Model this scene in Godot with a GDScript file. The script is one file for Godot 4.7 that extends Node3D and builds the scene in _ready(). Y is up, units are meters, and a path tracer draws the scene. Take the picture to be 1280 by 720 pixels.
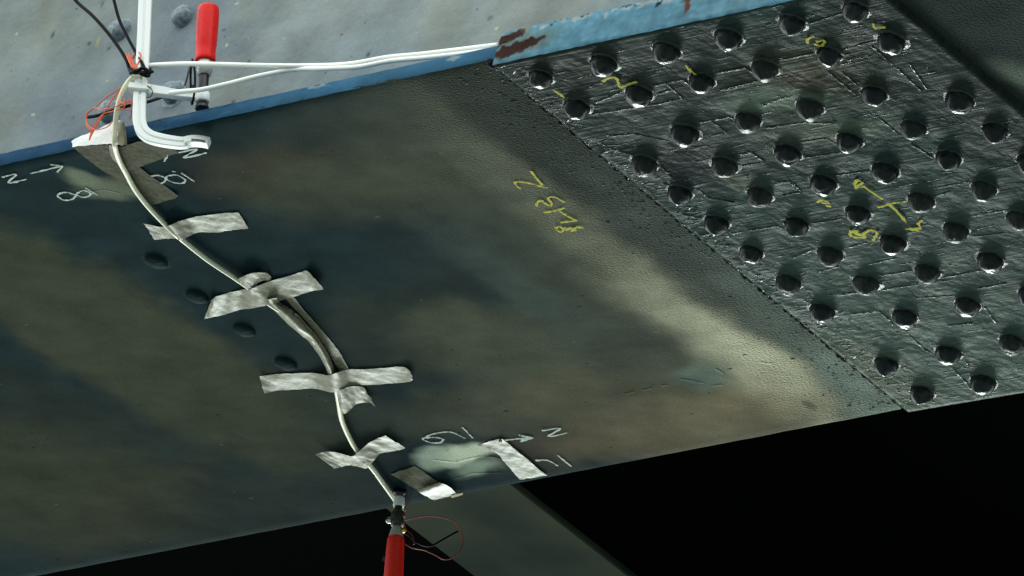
extends Node3D
# Underside of an old riveted steel girder: a flat bottom flange with a riveted cover plate, the pale web above,
# cables taped along the flange and two screw clamps. Everything is modelled in the girder's own axes
# (x along the girder, y square to the flange, z from the far edge to the near one); G turns these into the
# world, where the girder is tilted so the sun reaches its underside.

const YF := 0.012      # lower face of the flange; the cover plate's lower face is y = 0
const ZE := 0.006      # near edge of the flange
const ZW := -0.1      # face of the web
const LIFT := Vector3(0, 14, 0)
const SCALE_F := 1.14   # base colour of the flange paint over what the reference shows
var G := Basis()
var org := {}
var taken := {}
var M := {}

func _ready():
	# ---- camera, sky, sun, exposure
	var up = Vector3(-0.36, 0.89, -0.28).normalized()
	var fz = (Vector3(0, 0, 1) - up * up.z).normalized()
	G = Basis(up.cross(fz), up, fz).transposed()
	var cam = Camera3D.new()
	cam.name = "camera"
	add_child(cam)
	cam.fov = 4.0
	cam.near = 0.5
	cam.far = 200.0
	cam.transform = Transform3D(G * Basis(Vector3(0.7361, 0.2510, -0.6286), Vector3(0.1402, 0.8520, 0.5044), Vector3(0.6622, -0.4594, 0.5920)), G * Vector3(7.7774, -5.6770, 6.8049) + LIFT)
	cam.current = true
	var env = Environment.new()
	env.background_mode = Environment.BG_SKY
	var sm = ProceduralSkyMaterial.new()
	sm.sky_top_color = Color(0.70, 0.735, 0.745)
	sm.sky_horizon_color = Color(0.84, 0.86, 0.85)
	sm.sky_curve = 0.2
	sm.ground_horizon_color = Color(0.40, 0.45, 0.44)
	sm.ground_bottom_color = Color(0.25, 0.29, 0.285)
	sm.ground_curve = 0.1
	sm.sun_angle_max = 2.0
	var sky = Sky.new()
	sky.sky_material = sm
	env.sky = sky
	env.ambient_light_source = Environment.AMBIENT_SOURCE_SKY
	env.tonemap_mode = Environment.TONE_MAPPER_LINEAR
	env.tonemap_exposure = 4.7
	env.sdfgi_enabled = true
	env.ssao_enabled = true
	env.ssil_enabled = true
	var we = WorldEnvironment.new()
	we.name = "environment"
	we.environment = env
	add_child(we)
	var sun = DirectionalLight3D.new()
	sun.name = "sun"
	sun.light_energy = 0.24
	sun.light_color = Color(0.95, 1.0, 0.97)
	sun.light_angular_distance = 22.0
	sun.shadow_enabled = true
	add_child(sun)
	sun.transform = Transform3D(Basis.looking_at(G * Vector3(0.65, 0.24, 0.72), Vector3.UP), LIFT)

	make_materials()
	structure()
	girder()
	markings()
	tapes()
	cables()
	edge_clamp()
	lower_clamp()

# ------------------------------------------------------------------ naming and placing
func numbered(n: String) -> String:
	if not taken.has(n):
		taken[n] = 0
		return n
	taken[n] += 1
	return "%s_%03d" % [n, taken[n]]

func tag(o, label: String, category: String, group := ""):
	o.set_meta("label", label)
	o.set_meta("category", category)
	if group:
		o.set_meta("group", group)

func thing(called: String, label: String, category: String, at: Vector3, group := ""):
	var o = Node3D.new()
	o.name = numbered(called)
	add_child(o)
	o.transform = Transform3D(G, G * at + LIFT)
	org[o] = at
	tag(o, label, category, group)
	return o

func part(parent, called: String, mesh: Mesh, mat = null, label := ""):
	var m = MeshInstance3D.new()
	m.name = called
	m.mesh = mesh
	if mat:
		m.material_override = mat
	parent.add_child(m, true)
	if org.has(parent):
		m.position = -org[parent]
	if label:
		m.set_meta("label", label)
	return m

func whole(called: String, mesh: Mesh, mat, label: String, category: String, group := ""):
	var m = MeshInstance3D.new()
	m.name = numbered(called)
	m.mesh = mesh
	m.material_override = mat
	add_child(m)
	m.transform = Transform3D(G, LIFT)
	tag(m, label, category, group)
	return m

# ------------------------------------------------------------------ materials
func lin(r: float, g: float, b: float) -> Color:
	return Color(r, g, b).linear_to_srgb()

func mat(called: String, c: Color, rough := 0.6, spec := 0.5, metal := 0.0) -> StandardMaterial3D:
	var m = StandardMaterial3D.new()
	m.resource_name = called
	m.albedo_color = c
	m.roughness = rough
	m.metallic_specular = spec
	m.metallic = metal
	M[called] = m
	return m

func noise(seed_: int, freq: float, oct := 4, kind := FastNoiseLite.TYPE_SIMPLEX_SMOOTH) -> FastNoiseLite:
	var n = FastNoiseLite.new()
	n.seed = seed_
	n.noise_type = kind
	n.frequency = freq
	n.fractal_octaves = oct
	return n

func relief(m: StandardMaterial3D, seed_: int, freq: float, strength: float, tile: float, oct := 4):
	var n = noise(seed_, freq, oct)
	var im = n.get_seamless_image(512, 512)
	im.bump_map_to_normal_map(strength)
	m.normal_enabled = true
	m.normal_texture = ImageTexture.create_from_image(im)
	m.normal_scale = 1.0
	m.uv1_triplanar = true
	m.uv1_scale = Vector3.ONE / tile

func speckle(m: StandardMaterial3D, seed_: int, freq: float, ramp: Gradient, tile: float):
	var n = noise(seed_, freq, 5)
	var im = n.get_seamless_image(512, 512)
	im.convert(Image.FORMAT_RGB8)
	for y in 512:
		for x in 512:
			im.set_pixel(x, y, ramp.sample(im.get_pixel(x, y).r))
	m.albedo_texture = ImageTexture.create_from_image(im)
	m.albedo_color = Color.WHITE
	m.uv1_triplanar = true
	m.uv1_scale = Vector3.ONE / tile

func ramp(stops: Array) -> Gradient:
	var g = Gradient.new()
	var o = PackedFloat32Array()
	var c = PackedColorArray()
	for s in stops:
		o.append(s[0])
		c.append(s[1])
	g.offsets = o
	g.colors = c
	return g

func make_materials():
	var m = mat("dark_paint", lin(0.022, 0.028, 0.026), 0.6, 0.25)
	m = mat("shade_black", lin(0.006, 0.0065, 0.006), 0.9, 0.08)  # near-black colour stands in for the deep shade under the deck
	m = mat("ridge_paint", lin(0.05, 0.06, 0.056), 0.25, 0.5)
	m = mat("crumb_paint", lin(0.075, 0.085, 0.078), 0.45, 0.2)
	m = mat("seam_shade", lin(0.014, 0.014, 0.012), 0.8, 0.15)
	relief(m, 15, 0.04, 6.0, 0.03)
	m = mat("beam_paint", lin(0.045, 0.058, 0.044), 0.8, 0.08)
	speckle(m, 71, 0.006, ramp([[0.0, lin(0.02, 0.03, 0.025)], [0.5, lin(0.036, 0.046, 0.033)], [1.0, lin(0.06, 0.062, 0.04)]]), 0.9)
	m = mat("rivet_paint", lin(0.014, 0.020, 0.022), 0.27, 0.3)
	relief(m, 5, 0.02, 3.0, 0.05)
	speckle(m, 55, 0.012, ramp([[0.0, lin(0.007, 0.011, 0.012)], [0.5, lin(0.014, 0.02, 0.021)], [0.75, lin(0.028, 0.033, 0.029)], [1.0, lin(0.05, 0.052, 0.04)]]), 0.07)
	m = mat("rivet_paint_dusty", lin(0.03, 0.035, 0.03), 0.4, 0.25)
	relief(m, 5, 0.02, 4.0, 0.05)
	speckle(m, 56, 0.012, ramp([[0.0, lin(0.010, 0.015, 0.015)], [0.5, lin(0.024, 0.031, 0.029)], [1.0, lin(0.06, 0.062, 0.05)]]), 0.06)
	m = mat("collar_paint", lin(0.04, 0.049, 0.046), 0.3, 0.24)
	relief(m, 6, 0.03, 6.0, 0.04)
	m = mat("flush_rivet_paint", lin(0.011, 0.0225, 0.0255), 0.65, 0.05)
	relief(m, 6, 0.02, 2.0, 0.06)
	m = mat("web_rivet_paint", lin(0.17, 0.21, 0.24), 0.55, 0.4)
	speckle(m, 12, 0.02, ramp([[0.0, lin(0.05, 0.06, 0.07)], [0.35, lin(0.15, 0.19, 0.22)], [0.7, lin(0.22, 0.26, 0.28)], [1.0, lin(0.3, 0.33, 0.32)]]), 0.08)
	relief(m, 8, 0.02, 4.0, 0.08)
	m = mat("tape_silver", lin(0.40, 0.39, 0.33), 0.42, 0.22)
	speckle(m, 31, 0.02, ramp([[0.0, lin(0.125, 0.116, 0.074)], [0.4, lin(0.185, 0.173, 0.114)], [0.65, lin(0.205, 0.192, 0.128)], [1.0, lin(0.285, 0.27, 0.19)]]), 0.10)
	relief(m, 9, 0.009, 1.8, 0.11, 3)
	m = mat("tape_shaded", lin(0.13, 0.12, 0.095), 0.6, 0.06)  # darker copy of the silver tape; weaker light put into the colour
	speckle(m, 33, 0.015, ramp([[0.0, lin(0.07, 0.066, 0.044)], [0.5, lin(0.105, 0.098, 0.068)], [1.0, lin(0.15, 0.14, 0.10)]]), 0.07)
	relief(m, 9, 0.012, 1.6, 0.09)
	m = mat("white_and_lit_tape", lin(0.74, 0.73, 0.69), 0.5, 0.5)  # on the tape fold this white stands in for bright light
	relief(m, 10, 0.012, 2.5, 0.06)
	m = mat("tan_backing", lin(0.5, 0.38, 0.2), 0.7, 0.3)
	m = mat("cable_cream", lin(0.60, 0.57, 0.42), 0.45, 0.5)
	speckle(m, 41, 0.02, ramp([[0.0, lin(0.66, 0.6, 0.38)], [0.4, lin(0.84, 0.79, 0.56)], [1.0, lin(0.88, 0.84, 0.64)]]), 0.05)
	m = mat("cable_white", lin(0.86, 0.85, 0.79), 0.4, 0.5)
	m = mat("cable_black", lin(0.006, 0.006, 0.006), 0.5, 0.2)
	m = mat("wire_orange", lin(0.72, 0.12, 0.035), 0.5, 0.4)
	m = mat("wire_red", lin(0.3, 0.02, 0.015), 0.5, 0.4)
	m = mat("clamp_white", lin(0.88, 0.88, 0.85), 0.35, 0.5)
	m = mat("clamp_groove", lin(0.34, 0.36, 0.38), 0.5, 0.5)
	m = mat("handle_red", lin(0.72, 0.009, 0.006), 0.33, 0.3)
	speckle(m, 51, 0.02, ramp([[0.0, lin(0.55, 0.006, 0.004)], [0.45, lin(0.74, 0.009, 0.006)], [0.9, lin(0.76, 0.011, 0.007)], [1.0, lin(0.78, 0.06, 0.04)]]), 0.06)
	m = mat("handle_red_worn", lin(0.42, 0.012, 0.006), 0.4, 0.5)
	speckle(m, 52, 0.03, ramp([[0.0, lin(0.4, 0.010, 0.005)], [0.4, lin(0.86, 0.02, 0.008)], [0.88, lin(0.9, 0.024, 0.009)], [1.0, lin(0.75, 0.12, 0.05)]]), 0.05)
	m = mat("thread_steel", lin(0.03, 0.03, 0.03), 0.35, 0.6, 0.6)
	m = mat("bright_steel", lin(0.55, 0.55, 0.52), 0.25, 0.5, 1.0)
	m = mat("grey_ferrule", lin(0.5, 0.48, 0.44), 0.35, 0.5, 0.4)
	m = mat("brass", lin(0.7, 0.42, 0.08), 0.3, 0.5, 0.9)
	m = mat("chalk_white", lin(0.78, 0.82, 0.78), 0.95, 0.1)
	speckle(m, 81, 0.09, ramp([[0.0, lin(0.1, 0.12, 0.11)], [0.36, lin(0.25, 0.28, 0.26)], [0.46, lin(0.72, 0.76, 0.72)], [1.0, lin(0.8, 0.84, 0.8)]]), 0.10)
	m = mat("crayon_yellow", lin(0.72, 0.62, 0.10), 0.8, 0.2)
	speckle(m, 83, 0.10, ramp([[0.0, lin(0.06, 0.06, 0.03)], [0.38, lin(0.14, 0.13, 0.04)], [0.46, lin(0.72, 0.64, 0.06)], [1.0, lin(0.85, 0.76, 0.10)]]), 0.07)
	m = mat("plastic_dark", lin(0.03, 0.025, 0.022), 0.4, 0.5)

# ------------------------------------------------------------------ shapes
func begin() -> SurfaceTool:
	var st = SurfaceTool.new()
	st.begin(Mesh.PRIMITIVE_TRIANGLES)
	return st

func finish(st: SurfaceTool) -> ArrayMesh:
	st.generate_normals()
	return st.commit()

func tri(st, a, b, c):
	st.add_vertex(a); st.add_vertex(b); st.add_vertex(c)

func quad(st, a, b, c, d):      # clockwise seen from the front
	tri(st, a, b, c); tri(st, a, c, d)

func box(st, lo: Vector3, hi: Vector3, bev := 0.0):
	# a box with chamfered long edges; flat faces
	st.set_smooth_group(-1)
	var c = (lo + hi) / 2
	var h = (hi - lo) / 2
	if bev <= 0.0:
		bev = minf(h.x, minf(h.y, h.z)) * 0.04
	for axis in 3:
		var i = (axis + 1) % 3
		var j = (axis + 2) % 3
		for s in [-1.0, 1.0]:
			var p = []
			for q in [[-1, -1], [1, -1], [1, 1], [-1, 1]]:
				var v = Vector3()
				v[axis] = h[axis] * s
				v[i] = q[0] * (h[i] - bev)
				v[j] = q[1] * (h[j] - bev)
				p.append(c + v)
			if s > 0:
				p.reverse()
			quad(st, p[0], p[1], p[2], p[3])
	for axis in 3:
		var i = (axis + 1) % 3
		var j = (axis + 2) % 3
		for si in [-1.0, 1.0]:
			for sj in [-1.0, 1.0]:
				var p = []
				for q in [[-1, 0], [1, 0], [1, 1], [-1, 1]]:
					var v = Vector3()
					v[axis] = q[0] * (h[axis] - bev)
					v[i] = si * (h[i] - (0.0 if q[1] == 0 else bev))
					v[j] = sj * (h[j] - (bev if q[1] == 0 else 0.0))
					p.append(c + v)
				if si * sj < 0:
					p.reverse()
				quad(st, p[0], p[1], p[2], p[3])

func curve(pts: Array, per := 8) -> Array:
	var out = []
	var n = pts.size()
	for i in n - 1:
		var p0 = pts[maxi(i - 1, 0)]
		var p3 = pts[mini(i + 2, n - 1)]
		for k in per:
			var t = float(k) / per
			out.append(pts[i].cubic_interpolate_in_time(pts[i + 1], p0, p3, t, (pts[i + 1] - pts[i]).length(), -(p0 - pts[i]).length() - 1e-5, (pts[i + 1] - pts[i]).length() + (p3 - pts[i + 1]).length() + 1e-5))
	out.append(pts[n - 1])
	return out

func frames(path: Array, hint: Vector3) -> Array:
	var out = []
	var n = path.size()
	for i in n:
		var t = (path[mini(i + 1, n - 1)] - path[maxi(i - 1, 0)]).normalized()
		hint = (hint - t * hint.dot(t)).normalized()
		out.append([hint, t.cross(hint), t])
	return out

func sweep(st, path: Array, profile: Array, hint: Vector3, smooth := true, scales := []):
	# profile: Vector2 (along hint, along t x hint), counterclockwise
	st.set_smooth_group(0 if smooth else -1)
	var fr = frames(path, hint)
	var n = profile.size()
	var rings = []
	for i in path.size():
		var ring = []
		var sc = scales[i] if scales.size() else Vector2.ONE
		for p in profile:
			ring.append(path[i] + fr[i][0] * p.x * sc.x + fr[i][1] * p.y * sc.y)
		rings.append(ring)
	for i in path.size() - 1:
		for k in n:
			var l = (k + 1) % n
			quad(st, rings[i][k], rings[i + 1][k], rings[i + 1][l], rings[i][l])
	st.set_smooth_group(-1)
	for e in [0, path.size() - 1]:
		var c = Vector3()
		for p in rings[e]:
			c += p / n
		for k in n:
			var l = (k + 1) % n
			if e == 0:
				tri(st, c, rings[e][k], rings[e][l])
			else:
				tri(st, c, rings[e][l], rings[e][k])

func circle(r: float, sides: int) -> Array:
	var out = []
	for k in sides:
		out.append(Vector2(r, 0).rotated(TAU * k / sides))
	return out

func tube_mesh(pts: Array, r: float, sides := 10, per := 8) -> ArrayMesh:
	var st = begin()
	var path = curve(pts, per)
	var hint = Vector3(0.3, 0.2, 0.9)
	if absf(hint.normalized().dot((path[1] - path[0]).normalized())) > 0.9:
		hint = Vector3(0, 1, 0)
	sweep(st, path, circle(r, sides), hint)
	return finish(st)

func lathe_mesh(a: Vector3, b: Vector3, prof: Array, sides := 28, flat := false) -> ArrayMesh:
	# prof: Vector2(share of the way from a to b, radius)
	var st = begin()
	var t = (b - a).normalized()
	var u = t.cross(Vector3(0.31, 0.2, 0.93)).normalized()
	var w = t.cross(u)
	st.set_smooth_group(-1 if flat else 0)
	var rings = []
	for p in prof:
		var ring = []
		for k in sides:
			var an = TAU * k / sides
			ring.append(a + (b - a) * p.x + (u * cos(an) + w * sin(an)) * p.y)
		rings.append(ring)
	for i in prof.size() - 1:
		for k in sides:
			var l = (k + 1) % sides
			quad(st, rings[i][k], rings[i + 1][k], rings[i + 1][l], rings[i][l])
	return finish(st)

func sheet(secs: Array, along: int, across: int, wrinkle: float, seed_: int, thick := 0.0003, fray := 0.0012) -> ArrayMesh:
	# secs: cross-sections of equally many points; a tape is smooth along and across them
	var n1 = noise(seed_, 34.0, 3)
	var n2 = noise(seed_ + 7, 130.0, 2)
	var cols = []
	for j in secs[0].size():
		var line = []
		for s in secs:
			line.append(s[j])
		cols.append(curve(line, along))
	var grid = []
	for i in cols[0].size():
		var row = []
		for j in cols.size():
			row.append(cols[j][i])
		if row.size() > 2:
			row = curve(row, across)
		else:
			var fine = []
			for k in across + 1:
				fine.append(row[0].lerp(row[1], float(k) / across))
			row = fine
		grid.append(row)
	var nu = grid.size()
	var nv = grid[0].size()
	# wrinkles along the normal; torn ends
	var nrm = []
	for i in nu:
		var r = []
		for j in nv:
			var du = grid[mini(i + 1, nu - 1)][j] - grid[maxi(i - 1, 0)][j]
			var dv = grid[i][mini(j + 1, nv - 1)] - grid[i][maxi(j - 1, 0)]
			var nn = du.cross(dv).normalized()
			if nn.y > 0.0 and absf(nn.y) > 0.25 or nn.z < 0 and absf(nn.y) <= 0.25:
				nn = -nn
			r.append(nn)
		nrm.append(r)
	var P = []
	for i in nu:
		var r = []
		for j in nv:
			var p = grid[i][j]
			var a = (n1.get_noise_3dv(p) + 0.6 * n2.get_noise_3dv(p)) * wrinkle * 1.7
			var q = p + nrm[i][j] * (a + wrinkle * 0.6)
			if i == 0 or i == nu - 1:
				q += (grid[1][j] - grid[0][j]).normalized() * n2.get_noise_3dv(p * 9.0) * fray * 2.0
			if j == 0 or j == nv - 1:
				q += (grid[i][1] - grid[i][0]).normalized() * n2.get_noise_3dv(p * 2.0) * fray * 0.7
			r.append(q)
		P.append(r)
	var st = begin()
	for side in [0, 1]:
		st.set_smooth_group(side)
		for i in nu - 1:
			for j in nv - 1:
				var q = []
				for ij in [[i, j], [i + 1, j], [i + 1, j + 1], [i, j + 1]]:
					q.append(P[ij[0]][ij[1]] - nrm[ij[0]][ij[1]] * thick * side)
				if (q[1] - q[0]).cross(q[2] - q[0]).dot(nrm[i][j] * (1 - 2 * side)) > 0:
					q.reverse()
				quad(st, q[0], q[1], q[2], q[3])
	st.set_smooth_group(-1)
	var rim = []
	for i in nu: rim.append([i, 0])
	for j in range(1, nv): rim.append([nu - 1, j])
	for i in range(nu - 2, -1, -1): rim.append([i, nv - 1])
	for j in range(nv - 2, -1, -1): rim.append([0, j])
	for k in rim.size() - 1:
		var a = rim[k]
		var b = rim[k + 1]
		quad(st, P[a[0]][a[1]], P[b[0]][b[1]], P[b[0]][b[1]] - nrm[b[0]][b[1]] * thick, P[a[0]][a[1]] - nrm[a[0]][a[1]] * thick)
	return finish(st)

# a bar of given (z, y) outline run along x, its vertices wavy; uv from x and z
func rolled(outline: Array, x0: float, x1: float, step: float, wave: float, seed_: int, uv: Callable) -> ArrayMesh:
	var st = begin()
	var n = noise(seed_, 9.0, 4)
	var cnt = int(ceil((x1 - x0) / step))
	var row = func(i):
		var r = []
		var x = x0 + (x1 - x0) * i / cnt
		for k in outline.size():
			var p = outline[k]
			r.append(Vector3(x, p.y + wave * n.get_noise_2d(x * 3.0, k * 5.0), p.x + wave * n.get_noise_2d(x * 3.0, k * 5.0 + 40.0)))
		return r
	var prev = row.call(0)
	st.set_smooth_group(0)
	for i in range(1, cnt + 1):
		var now = row.call(i)
		for k in outline.size() - 1:
			for v in [prev[k], now[k], now[k + 1], prev[k], now[k + 1], prev[k + 1]]:
				st.set_uv(uv.call(v))
				st.add_vertex(v)
		prev = now
	st.generate_normals()
	st.generate_tangents()
	return st.commit()

# ------------------------------------------------------------------ painted surfaces
func photo(r: float, g: float, b: float, k := 1.0) -> Vector3:     # sRGB 0..255 -> linear base colour
	var c = Color(r / 255.0, g / 255.0, b / 255.0).srgb_to_linear()
	return Vector3(c.r, c.g, c.b) * k

# stains and painted light: [x, z, half length along x, half length along z, turn, colour, strength, softness]
func stained_and_lit(w: int, h: int, x0: float, x1: float, z0: float, z1: float, ground: Vector3, spots: Array, warp: float, seed_: int, grain := 1.0) -> Image:
	var sw = w / 4
	var sh = h / 4
	var n = noise(seed_, 5.0 * grain, 4)
	var n2 = noise(seed_ + 3, 2.2, 5)
	var data = PackedFloat32Array()
	data.resize(sw * sh * 3)
	var at = 0
	for j in sh:
		var z = lerpf(z0, z1, (j + 0.5) / sh)
		for i in sw:
			var x = lerpf(x0, x1, (i + 0.5) / sw)
			var wx = x + warp * n.get_noise_2d(x, z)
			var wz = z + warp * n.get_noise_2d(x + 9.0, z)
			var c = ground * (1.0 + 0.25 * n2.get_noise_2d(x * 3.0 * grain, z * 4.0 * grain))
			for s in spots:
				var dx = wx - s[0]
				var dz = wz - s[1]
				if absf(dx) > s[8] or absf(dz) > s[8]:
					continue
				var a = (dx * s[9] + dz * s[10]) / s[2]
				var b = (-dx * s[10] + dz * s[9]) / s[3]
				var d = sqrt(a * a + b * b)
				var f = s[6] * smoothstep(1.0 + s[7], 1.0 - s[7], d + 0.15 * n2.get_noise_2d((x * 5.0 + s[0]) * grain, z * 6.0 * grain))
				c = c.lerp(s[5], clampf(f, 0.0, 1.0))
			data[at] = c.x; data[at + 1] = c.y; data[at + 2] = c.z
			at += 3
	var im = Image.create_from_data(sw, sh, false, Image.FORMAT_RGBF, data.to_byte_array())
	im.resize(w, h, Image.INTERPOLATE_CUBIC)
	return im

func spot(p: Vector2, rx: float, rz: float, turn: float, col: Vector3, s := 0.9, soft := 0.5) -> Array:
	return [p.x, p.y, rx, rz, turn, col, s, soft, maxf(rx, rz) * (1.3 + soft) + 0.05, cos(turn), sin(turn)]

# lays the grain over the stains and painted light and turns linear colour to sRGB bytes
func grained(im: Image, seed_: int, streak: float, fine: float, specks := []) -> ImageTexture:
	var w = im.get_width()
	var h = im.get_height()
	var a = noise(seed_, 0.012, 5).get_image(w, h, false, false, false).get_data()
	var st = noise(seed_ + 1, 0.02, 3)
	st.domain_warp_enabled = false
	var small = st.get_image(w / 8, h * 2, false, false, false)
	small.resize(w, h, Image.INTERPOLATE_CUBIC)
	var b = small.get_data()
	var c = noise(seed_ + 2, 0.22, 3).get_image(w, h, false, false, false).get_data()
	var src = im.get_data().to_float32_array()
	var out = PackedByteArray()
	out.resize(w * h * 3)
	var table = PackedByteArray()
	table.resize(4096)
	for i in 4096:
		table[i] = int(round(pow(i / 4095.0, 1.0) * 255.0))
	for i in 4096:
		var l = i / 4095.0
		table[i] = clampi(int(round(Color(l * l, 0, 0).linear_to_srgb().r * 255.0)), 0, 255)
	for i in w * h:
		var k = 1.0 + (a[i] - 128) / 128.0 * 0.28 + (b[i] - 128) / 128.0 * streak + (c[i] - 128) / 128.0 * fine
		k = maxf(k, 0.2)
		out[i * 3] = table[int(clampf(sqrt(maxf(src[i * 3] * k, 0.0)), 0.0, 1.0) * 4095.0)]
		out[i * 3 + 1] = table[int(clampf(sqrt(maxf(src[i * 3 + 1] * k, 0.0)), 0.0, 1.0) * 4095.0)]
		out[i * 3 + 2] = table[int(clampf(sqrt(maxf(src[i * 3 + 2] * k, 0.0)), 0.0, 1.0) * 4095.0)]
	var done = Image.create_from_data(w, h, false, Image.FORMAT_RGB8, out)
	# specks: [pixels wanted, smallest, largest, colour, share]
	var rng = RandomNumberGenerator.new()
	rng.seed = seed_
	for s in specks:
		for i in s[0]:
			var cx = rng.randf() * w
			var cy = rng.randf() * h
			var rad = lerpf(s[1], s[2], pow(rng.randf(), 3.0))
			var st2 = rng.randf_range(0.5, 2.2)
			for y in range(maxi(0, int(cy - rad)), mini(h, int(cy + rad) + 1)):
				for x in range(maxi(0, int(cx - rad * st2)), mini(w, int(cx + rad * st2) + 1)):
					var d = Vector2((x - cx) / st2, y - cy).length() / rad + 0.5 * (c[(y * w + x)] - 128) / 128.0
					if d < 1.0:
						done.set_pixel(x, y, done.get_pixel(x, y).lerp(s[3], s[4] * minf(1.0, (1.0 - d) * 2.5)))
	return ImageTexture.create_from_image(done)

var hm := PackedFloat32Array()      # relief in millimetres being drawn
var hm_w := 0
var hm_h := 0
var hm_at := Rect2()                # x, -z extents in metres

func hm_px(p: Vector2) -> Vector2:
	return Vector2((p.x - hm_at.position.x) / hm_at.size.x * hm_w, (-p.y - hm_at.position.y) / hm_at.size.y * hm_h)

# a ridge of paint: height mm, half width m, broken by noise; step > 0 leaves one side higher
func ridge(pts: Array, height: float, width: float, step := 0.0, brk := 0.5):
	var n = noise(int(absf(pts[0].x * 999.0)) + 5, 0.03, 3)
	var pw = width / hm_at.size.x * hm_w
	for i in pts.size() - 1:
		var a = hm_px(pts[i])
		var b = hm_px(pts[i + 1])
		var reach = pw * 3.0 + (pw * 10.0 if step != 0.0 else 0.0)
		var d = b - a
		var len2 = maxf(d.length_squared(), 1e-6)
		var nor = Vector2(-d.y, d.x) / sqrt(len2)
		for y in range(maxi(0, int(minf(a.y, b.y) - reach)), mini(hm_h, int(maxf(a.y, b.y) + reach))):
			for x in range(maxi(0, int(minf(a.x, b.x) - reach)), mini(hm_w, int(maxf(a.x, b.x) + reach))):
				var q = Vector2(x, y)
				var t = (q - a).dot(d) / len2
				if t < 0.0 or t > 1.0:
					continue
				var off = (q - a).dot(nor) + n.get_noise_2d(x * 0.6, y * 0.6) * pw * 1.3
				if absf(off) > reach:
					continue
				var k = clampf(0.75 + brk * 1.8 * n.get_noise_2d(x + 300.0, y), 0.0, 1.4)
				var v = height * k * exp(-off * off / (pw * pw))
				if step != 0.0 and off < 0.0:
					v += step * exp(off / (pw * 6.0))
				hm[y * hm_w + x] += v

func normal_map(mm_per_px: float) -> ImageTexture:
	var im = Image.create_from_data(hm_w, hm_h, false, Image.FORMAT_RF, hm.to_byte_array())
	im.bump_map_to_normal_map(1.0 / mm_per_px)
	return ImageTexture.create_from_image(im)

# ------------------------------------------------------------------ the dark structure behind
func structure():
	var st = begin()
	box(st, Vector3(-9, 1.2, -3.62), Vector3(5, 1.26, ZW - 0.012))
	var o = whole("deck_soffit", finish(st), M.shade_black, "black underside of the deck behind the girder, deep shade put into its colour", "deck")
	o = thing("added_girder", "added black girder far behind, keeping the sun off the deck", "girder", Vector3(-2, 0.15, -3.64))  # girder added to block the sun from the deck soffit
	st = begin(); box(st, Vector3(-9, 0.175, -3.66), Vector3(5, 1.26, -3.622)); part(o, "web", finish(st), M.shade_black)
	st = begin(); box(st, Vector3(-9, 0.15, -3.84), Vector3(5, 0.175, -3.44)); part(o, "bottom_flange", finish(st), M.shade_black)
	o = thing("cross_beam", "dim green cross beam running back into the dark below the flange edge", "beam", Vector3(-1.9, 0.6, -2.2))
	st = begin()
	var ra = Vector3(-1.7431, 0.6000, -1.8403)
	var rb = Vector3(-1.7307, 0.6000, -2.1589)
	var la = Vector3(-2.0568, 0.6000, -1.8470)
	var lb = Vector3(-2.0351, 0.6000, -2.0852)
	var xl = (la.x + lb.x) / 2
	var xr = (ra.x + rb.x) / 2
	box(st, Vector3(xl, 0.6, -3.43), Vector3(xr, 0.614, -0.5), 0.003)
	part(o, "bottom_flange", finish(st), M.beam_paint)
	st = begin(); box(st, Vector3((xl + xr) / 2 - 0.008, 0.6225, -3.43), Vector3((xl + xr) / 2 + 0.008, 1.199, -0.5)); part(o, "web", finish(st), M.shade_black)

# ------------------------------------------------------------------ the girder
const COLS := [0.0535, 0.1742, 0.2930, 0.4100, 0.5270, 0.6430]
const ROWS := [-0.0385, -0.122, -0.228, -0.319, -0.403, -0.487, -0.571, -0.655, -0.751, -0.859, -0.946]
const HALF := [-0.2775, -0.3615, -0.447, -0.531, -0.619, -0.703]
const CX1 := 0.714
const CZ1 := -0.990

func rivet_mesh(seed_: int, r: float, h: float, collar: float, dome_mat, ring_mat) -> ArrayMesh:
	var n = noise(seed_, 1.1, 3)
	var mesh = ArrayMesh.new()
	for layer in 2:
		var prof = []
		if layer == 0:
			for k in 9:
				var a = PI / 2 * k / 8.0
				prof.append(Vector2(r * cos(a) * (1.0 if k else 1.0), h * pow(sin(a), 0.85)))
		else:
			prof = [Vector2(1.34 * r, -0.0006), Vector2(1.19 * r, 0.25 * collar), Vector2(1.11 * r, 0.95 * collar), Vector2(1.05 * r, collar), Vector2(0.99 * r, 0.35 * collar), Vector2(0.93 * r, -0.0005)]
		var st = begin()
		st.set_smooth_group(0)
		var sides = 40
		var rings = []
		for i in prof.size():
			var ring = []
			for k in sides:
				var an = TAU * k / sides
				var dir = Vector2(cos(an), sin(an))
				var rr = prof[i].x
				var hh = prof[i].y
				if layer == 1:
					var wob = n.get_noise_3d(dir.x * 2.2, dir.y * 2.2, 3.0)
					rr *= 1.0 + (0.10 if i < 4 else 0.02) * wob
					if i < 5:
						hh *= clampf(0.8 + 1.3 * n.get_noise_3d(dir.x * 1.6, dir.y * 1.6, 20.0), 0.12, 1.8)
				else:
					var q = Vector3(dir.x * rr, hh, dir.y * rr) / r
					var w = n.get_noise_3dv(q * 0.8 + Vector3(7, 3, 1))
					rr *= 1.0 + 0.10 * w
					hh *= 1.0 + 0.16 * w
				ring.append(Vector3(dir.x * rr, -hh, dir.y * rr))
			rings.append(ring)
		for i in prof.size() - 1:
			for k in sides:
				var l = (k + 1) % sides
				quad(st, rings[i][k], rings[i][l], rings[i + 1][l], rings[i + 1][k])
		st.generate_normals()
		st.set_material(dome_mat if layer == 0 else ring_mat)
		st.commit(mesh)
	return mesh

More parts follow.
